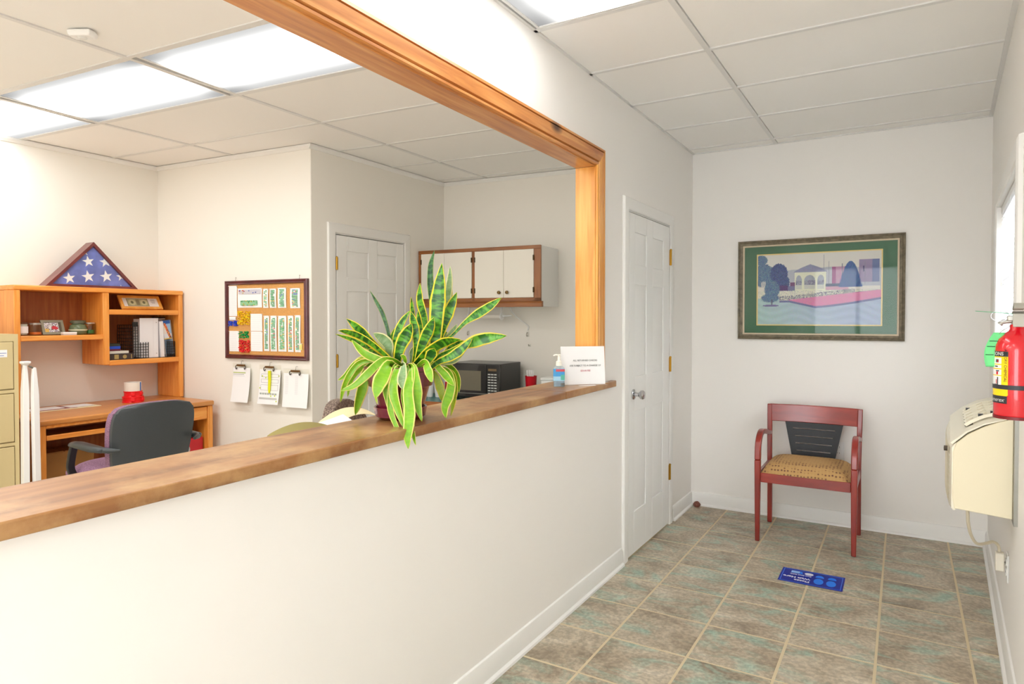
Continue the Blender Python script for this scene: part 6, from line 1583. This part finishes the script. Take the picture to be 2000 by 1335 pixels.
# small hooks and cord on the wall
def wall_hook(label, lx, z, big):
    t = thing('wall_hook', label, 'hook', kp(lx, 0, z), KR, 'hooks on the kitchenette wall')
    obj('back_plate', MB().box(-0.012, 0.012, -0.004, 0, -0.022 if big else -0.010, 0.022 if big else 0.010), M('clear_hook', (232, 230, 222), 0.3), t, bevel=0.002)
    obj('hook', MB().tube(spline([(0, -0.004, 0.010), (0, -0.020, 0.006), (0, -0.026, -0.012), (0, -0.016, -0.020), (0, -0.010, -0.012)] if big else [(0, -0.004, 0.0), (0, -0.018, -0.002), (0, -0.022, 0.010)], 12), 0.0035, 8), M('smoky_hook', (186, 180, 166), 0.3), t)
wall_hook('clear hook on the kitchenette wall below the towel holder left end', 0.250, 1.288, True)
wall_hook('clear hook on the kitchenette wall at the end of the white cord', 0.813, 1.284, True)
wall_hook('tiny clear hook lowest on the kitchenette wall', 0.829, 1.189, False)
o = obj('white_cord', MB().tube(spline([(0.700, -0.10, 1.499), (0.703, -0.09, 1.475), (0.735, -0.05, 1.425), (0.79, -0.02, 1.375), (0.822, -0.008, 1.345), (0.816, -0.008, 1.312)], 24), 0.0065, 8), WHITE, loc=KL, rot=(0, 0, KR)); tag(o, 'white cord sagging from under the wall cabinet to a wall hook', 'cord')

# ---- second chair, reception desk and papers behind the ledge
m, nt, b = base_mat('brown_tweed')
v = coords(nt, (1, 1, 1)); n = nd(nt, 'ShaderNodeTexNoise'); n.inputs['Scale'].default_value = 160; n.inputs['Detail'].default_value = 3; nt.links.new(v, n.inputs['Vector'])
nt.links.new(ramp(nt, n.outputs[0], [(0.36, (74, 60, 54)), (0.5, (118, 100, 90)), (0.64, (160, 142, 126))]), b.inputs['Base Color']); b.inputs['Roughness'].default_value = 0.95
TWEED = m
c2 = thing('desk_chair', 'brown tweed desk chair with a rounded back behind the snake plant', 'chair', (-2.33, 2.00, 0), R(-64))
def rb(u, t, off):
    k = 2*u-1; zb_, zt_ = 0.58, 1.052
    hgt = (zt_-zb_)*math.sqrt(max(0.0, 1-abs(k)**2.4))*0.5 + (zt_-zb_)*0.5
    return (k*0.262, 0.05*k*k + off, zb_ + hgt*t)
mb = MB(); nu, nv = 24, 10; rs = []
for i in range(nu+1):
    f_ = [rb(i/nu, j/nv, -0.025) for j in range(nv+1)]; g_ = [rb(i/nu, j/nv, 0.025) for j in range(nv+1)][::-1]; rs.append(f_ + g_)
obj('backrest', MB().rings(rs), TWEED, c2, bevel=0.010, seg=3, smooth=60, loc=(0, 0.20, 0))
mb = MB().grid(lambda u, t: ((2*u-1)*0.24, -0.26+0.48*t, 0.46+0.06*((1-abs(2*u-1)**5)*(1-abs(2*t-1)**5))**0.5), 16, 16); mb.box(-0.23, 0.23, -0.25, 0.21, 0.44, 0.462)
obj('seat', mb, TWEED, c2, smooth=60)
obj('back_stem', MB().sweep([(0, 0.05, 0.43), (0, 0.25, 0.46), (0, 0.25, 0.66)], 0.06, 0.012), BLACK, c2)
obj('gas_lift', MB().lathe([(0, 0.07), (0.028, 0.07), (0.026, 0.26), (0.017, 0.27), (0.017, 0.45), (0, 0.45)], 16), BLACK, c2)
for k in range(5):
    o = obj('base_spoke', MB().sweep([(0, 0, 0.10), (0.26, 0, 0.075), (0.29, 0, 0.068)], [0.05, 0.032, 0.03], [0.05, 0.03, 0.024], (0, 1, 0)), BLACK, c2, bevel=0.006, rot=(0, 0, R(72*k)))
    obj('caster', MB().lathe([(0, -0.02), (0.026, -0.02), (0.030, 0), (0.026, 0.02), (0, 0.02)], 16, (0.28, 0, 0.030), 'y'), BLACK, o)
rd = thing('reception_desk', 'plain oak reception desk hidden behind the half wall', 'desk', (-1.49, 0.6, 0))
obj('desktop', MB().box(-0.42, 0.0, 0.0, 1.75, 0.715, 0.745), OAK, rd, bevel=0.004)
for y in (0.02, 1.70): obj('side_panel', MB().box(-0.40, -0.02, y, y+0.03, 0, 0.715), OAKV, rd, smooth=0)
lt = thing('letter_tray', 'black letter tray holding papers behind the ledge', 'tray', (-1.63, 1.36, 0.7455))
mb = MB(); mb.box(-0.26, 0.0, 0.0, 0.50, 0.20, 0.204).box(-0.26, -0.256, 0, 0.5, 0.204, 0.235).box(-0.004, 0, 0, 0.5, 0.204, 0.235)
obj('upper_tray', mb, BLACK, lt, smooth=0)
mb = MB(); mb.box(-0.26, 0.0, 0.0, 0.50, 0.0, 0.004).box(-0.26, -0.256, 0, 0.5, 0.004, 0.035).box(-0.004, 0, 0, 0.5, 0.004, 0.035)
obj('lower_tray', mb, BLACK, lt, smooth=0)
for x in (-0.258, -0.002):
    for y in (0.02, 0.48): obj('post', MB().tube([(x, y, 0.0), (x, y, 0.205)], 0.004, 8), BLACK, lt)
def curl(label, name, mat, y0, y1, x0, x1, zf, th_=0.0012):
    rs = []
    for i in range(25):
        t_ = i/24; y = y0+(y1-y0)*t_; z = zf(t_)
        rs.append([(x0, y, z), (x1, y, z-0.022), (x1, y, z-0.022+th_), (x0, y, z+th_)])
    t = thing(name, label, 'paper', (0, 0, 0), 0, 'papers curling up behind the ledge')
    obj('sheet', MB().rings(rs), mat, t, smooth=60); return t
KR_ = M('olive_kraft', (150, 138, 82), 0.8); CRM = M('cream_folder', (234, 218, 172), 0.8)
curl('olive kraft folder curling above the ledge, left of the white sheets', 'file_folder', KR_, 1.39, 1.68, -1.745, -1.685, lambda t: 1.034 + 0.030*math.sin(math.pi*min(1, t*1.05))**0.8 - 0.012*t)
curl('white sheets fanned out above the ledge between two folders', 'loose_papers', PAPER, 1.50, 1.78, -1.805, -1.750, lambda t: 1.020 + 0.012*t + 0.016*t*t, 0.003)
curl('cream folder bulging above the ledge left of the plant pot', 'file_folder', CRM, 1.70, 2.06, -1.875, -1.812, lambda t: 0.992 + 0.068*math.sin(math.pi*min(1, 0.04+t*0.98))**0.75)
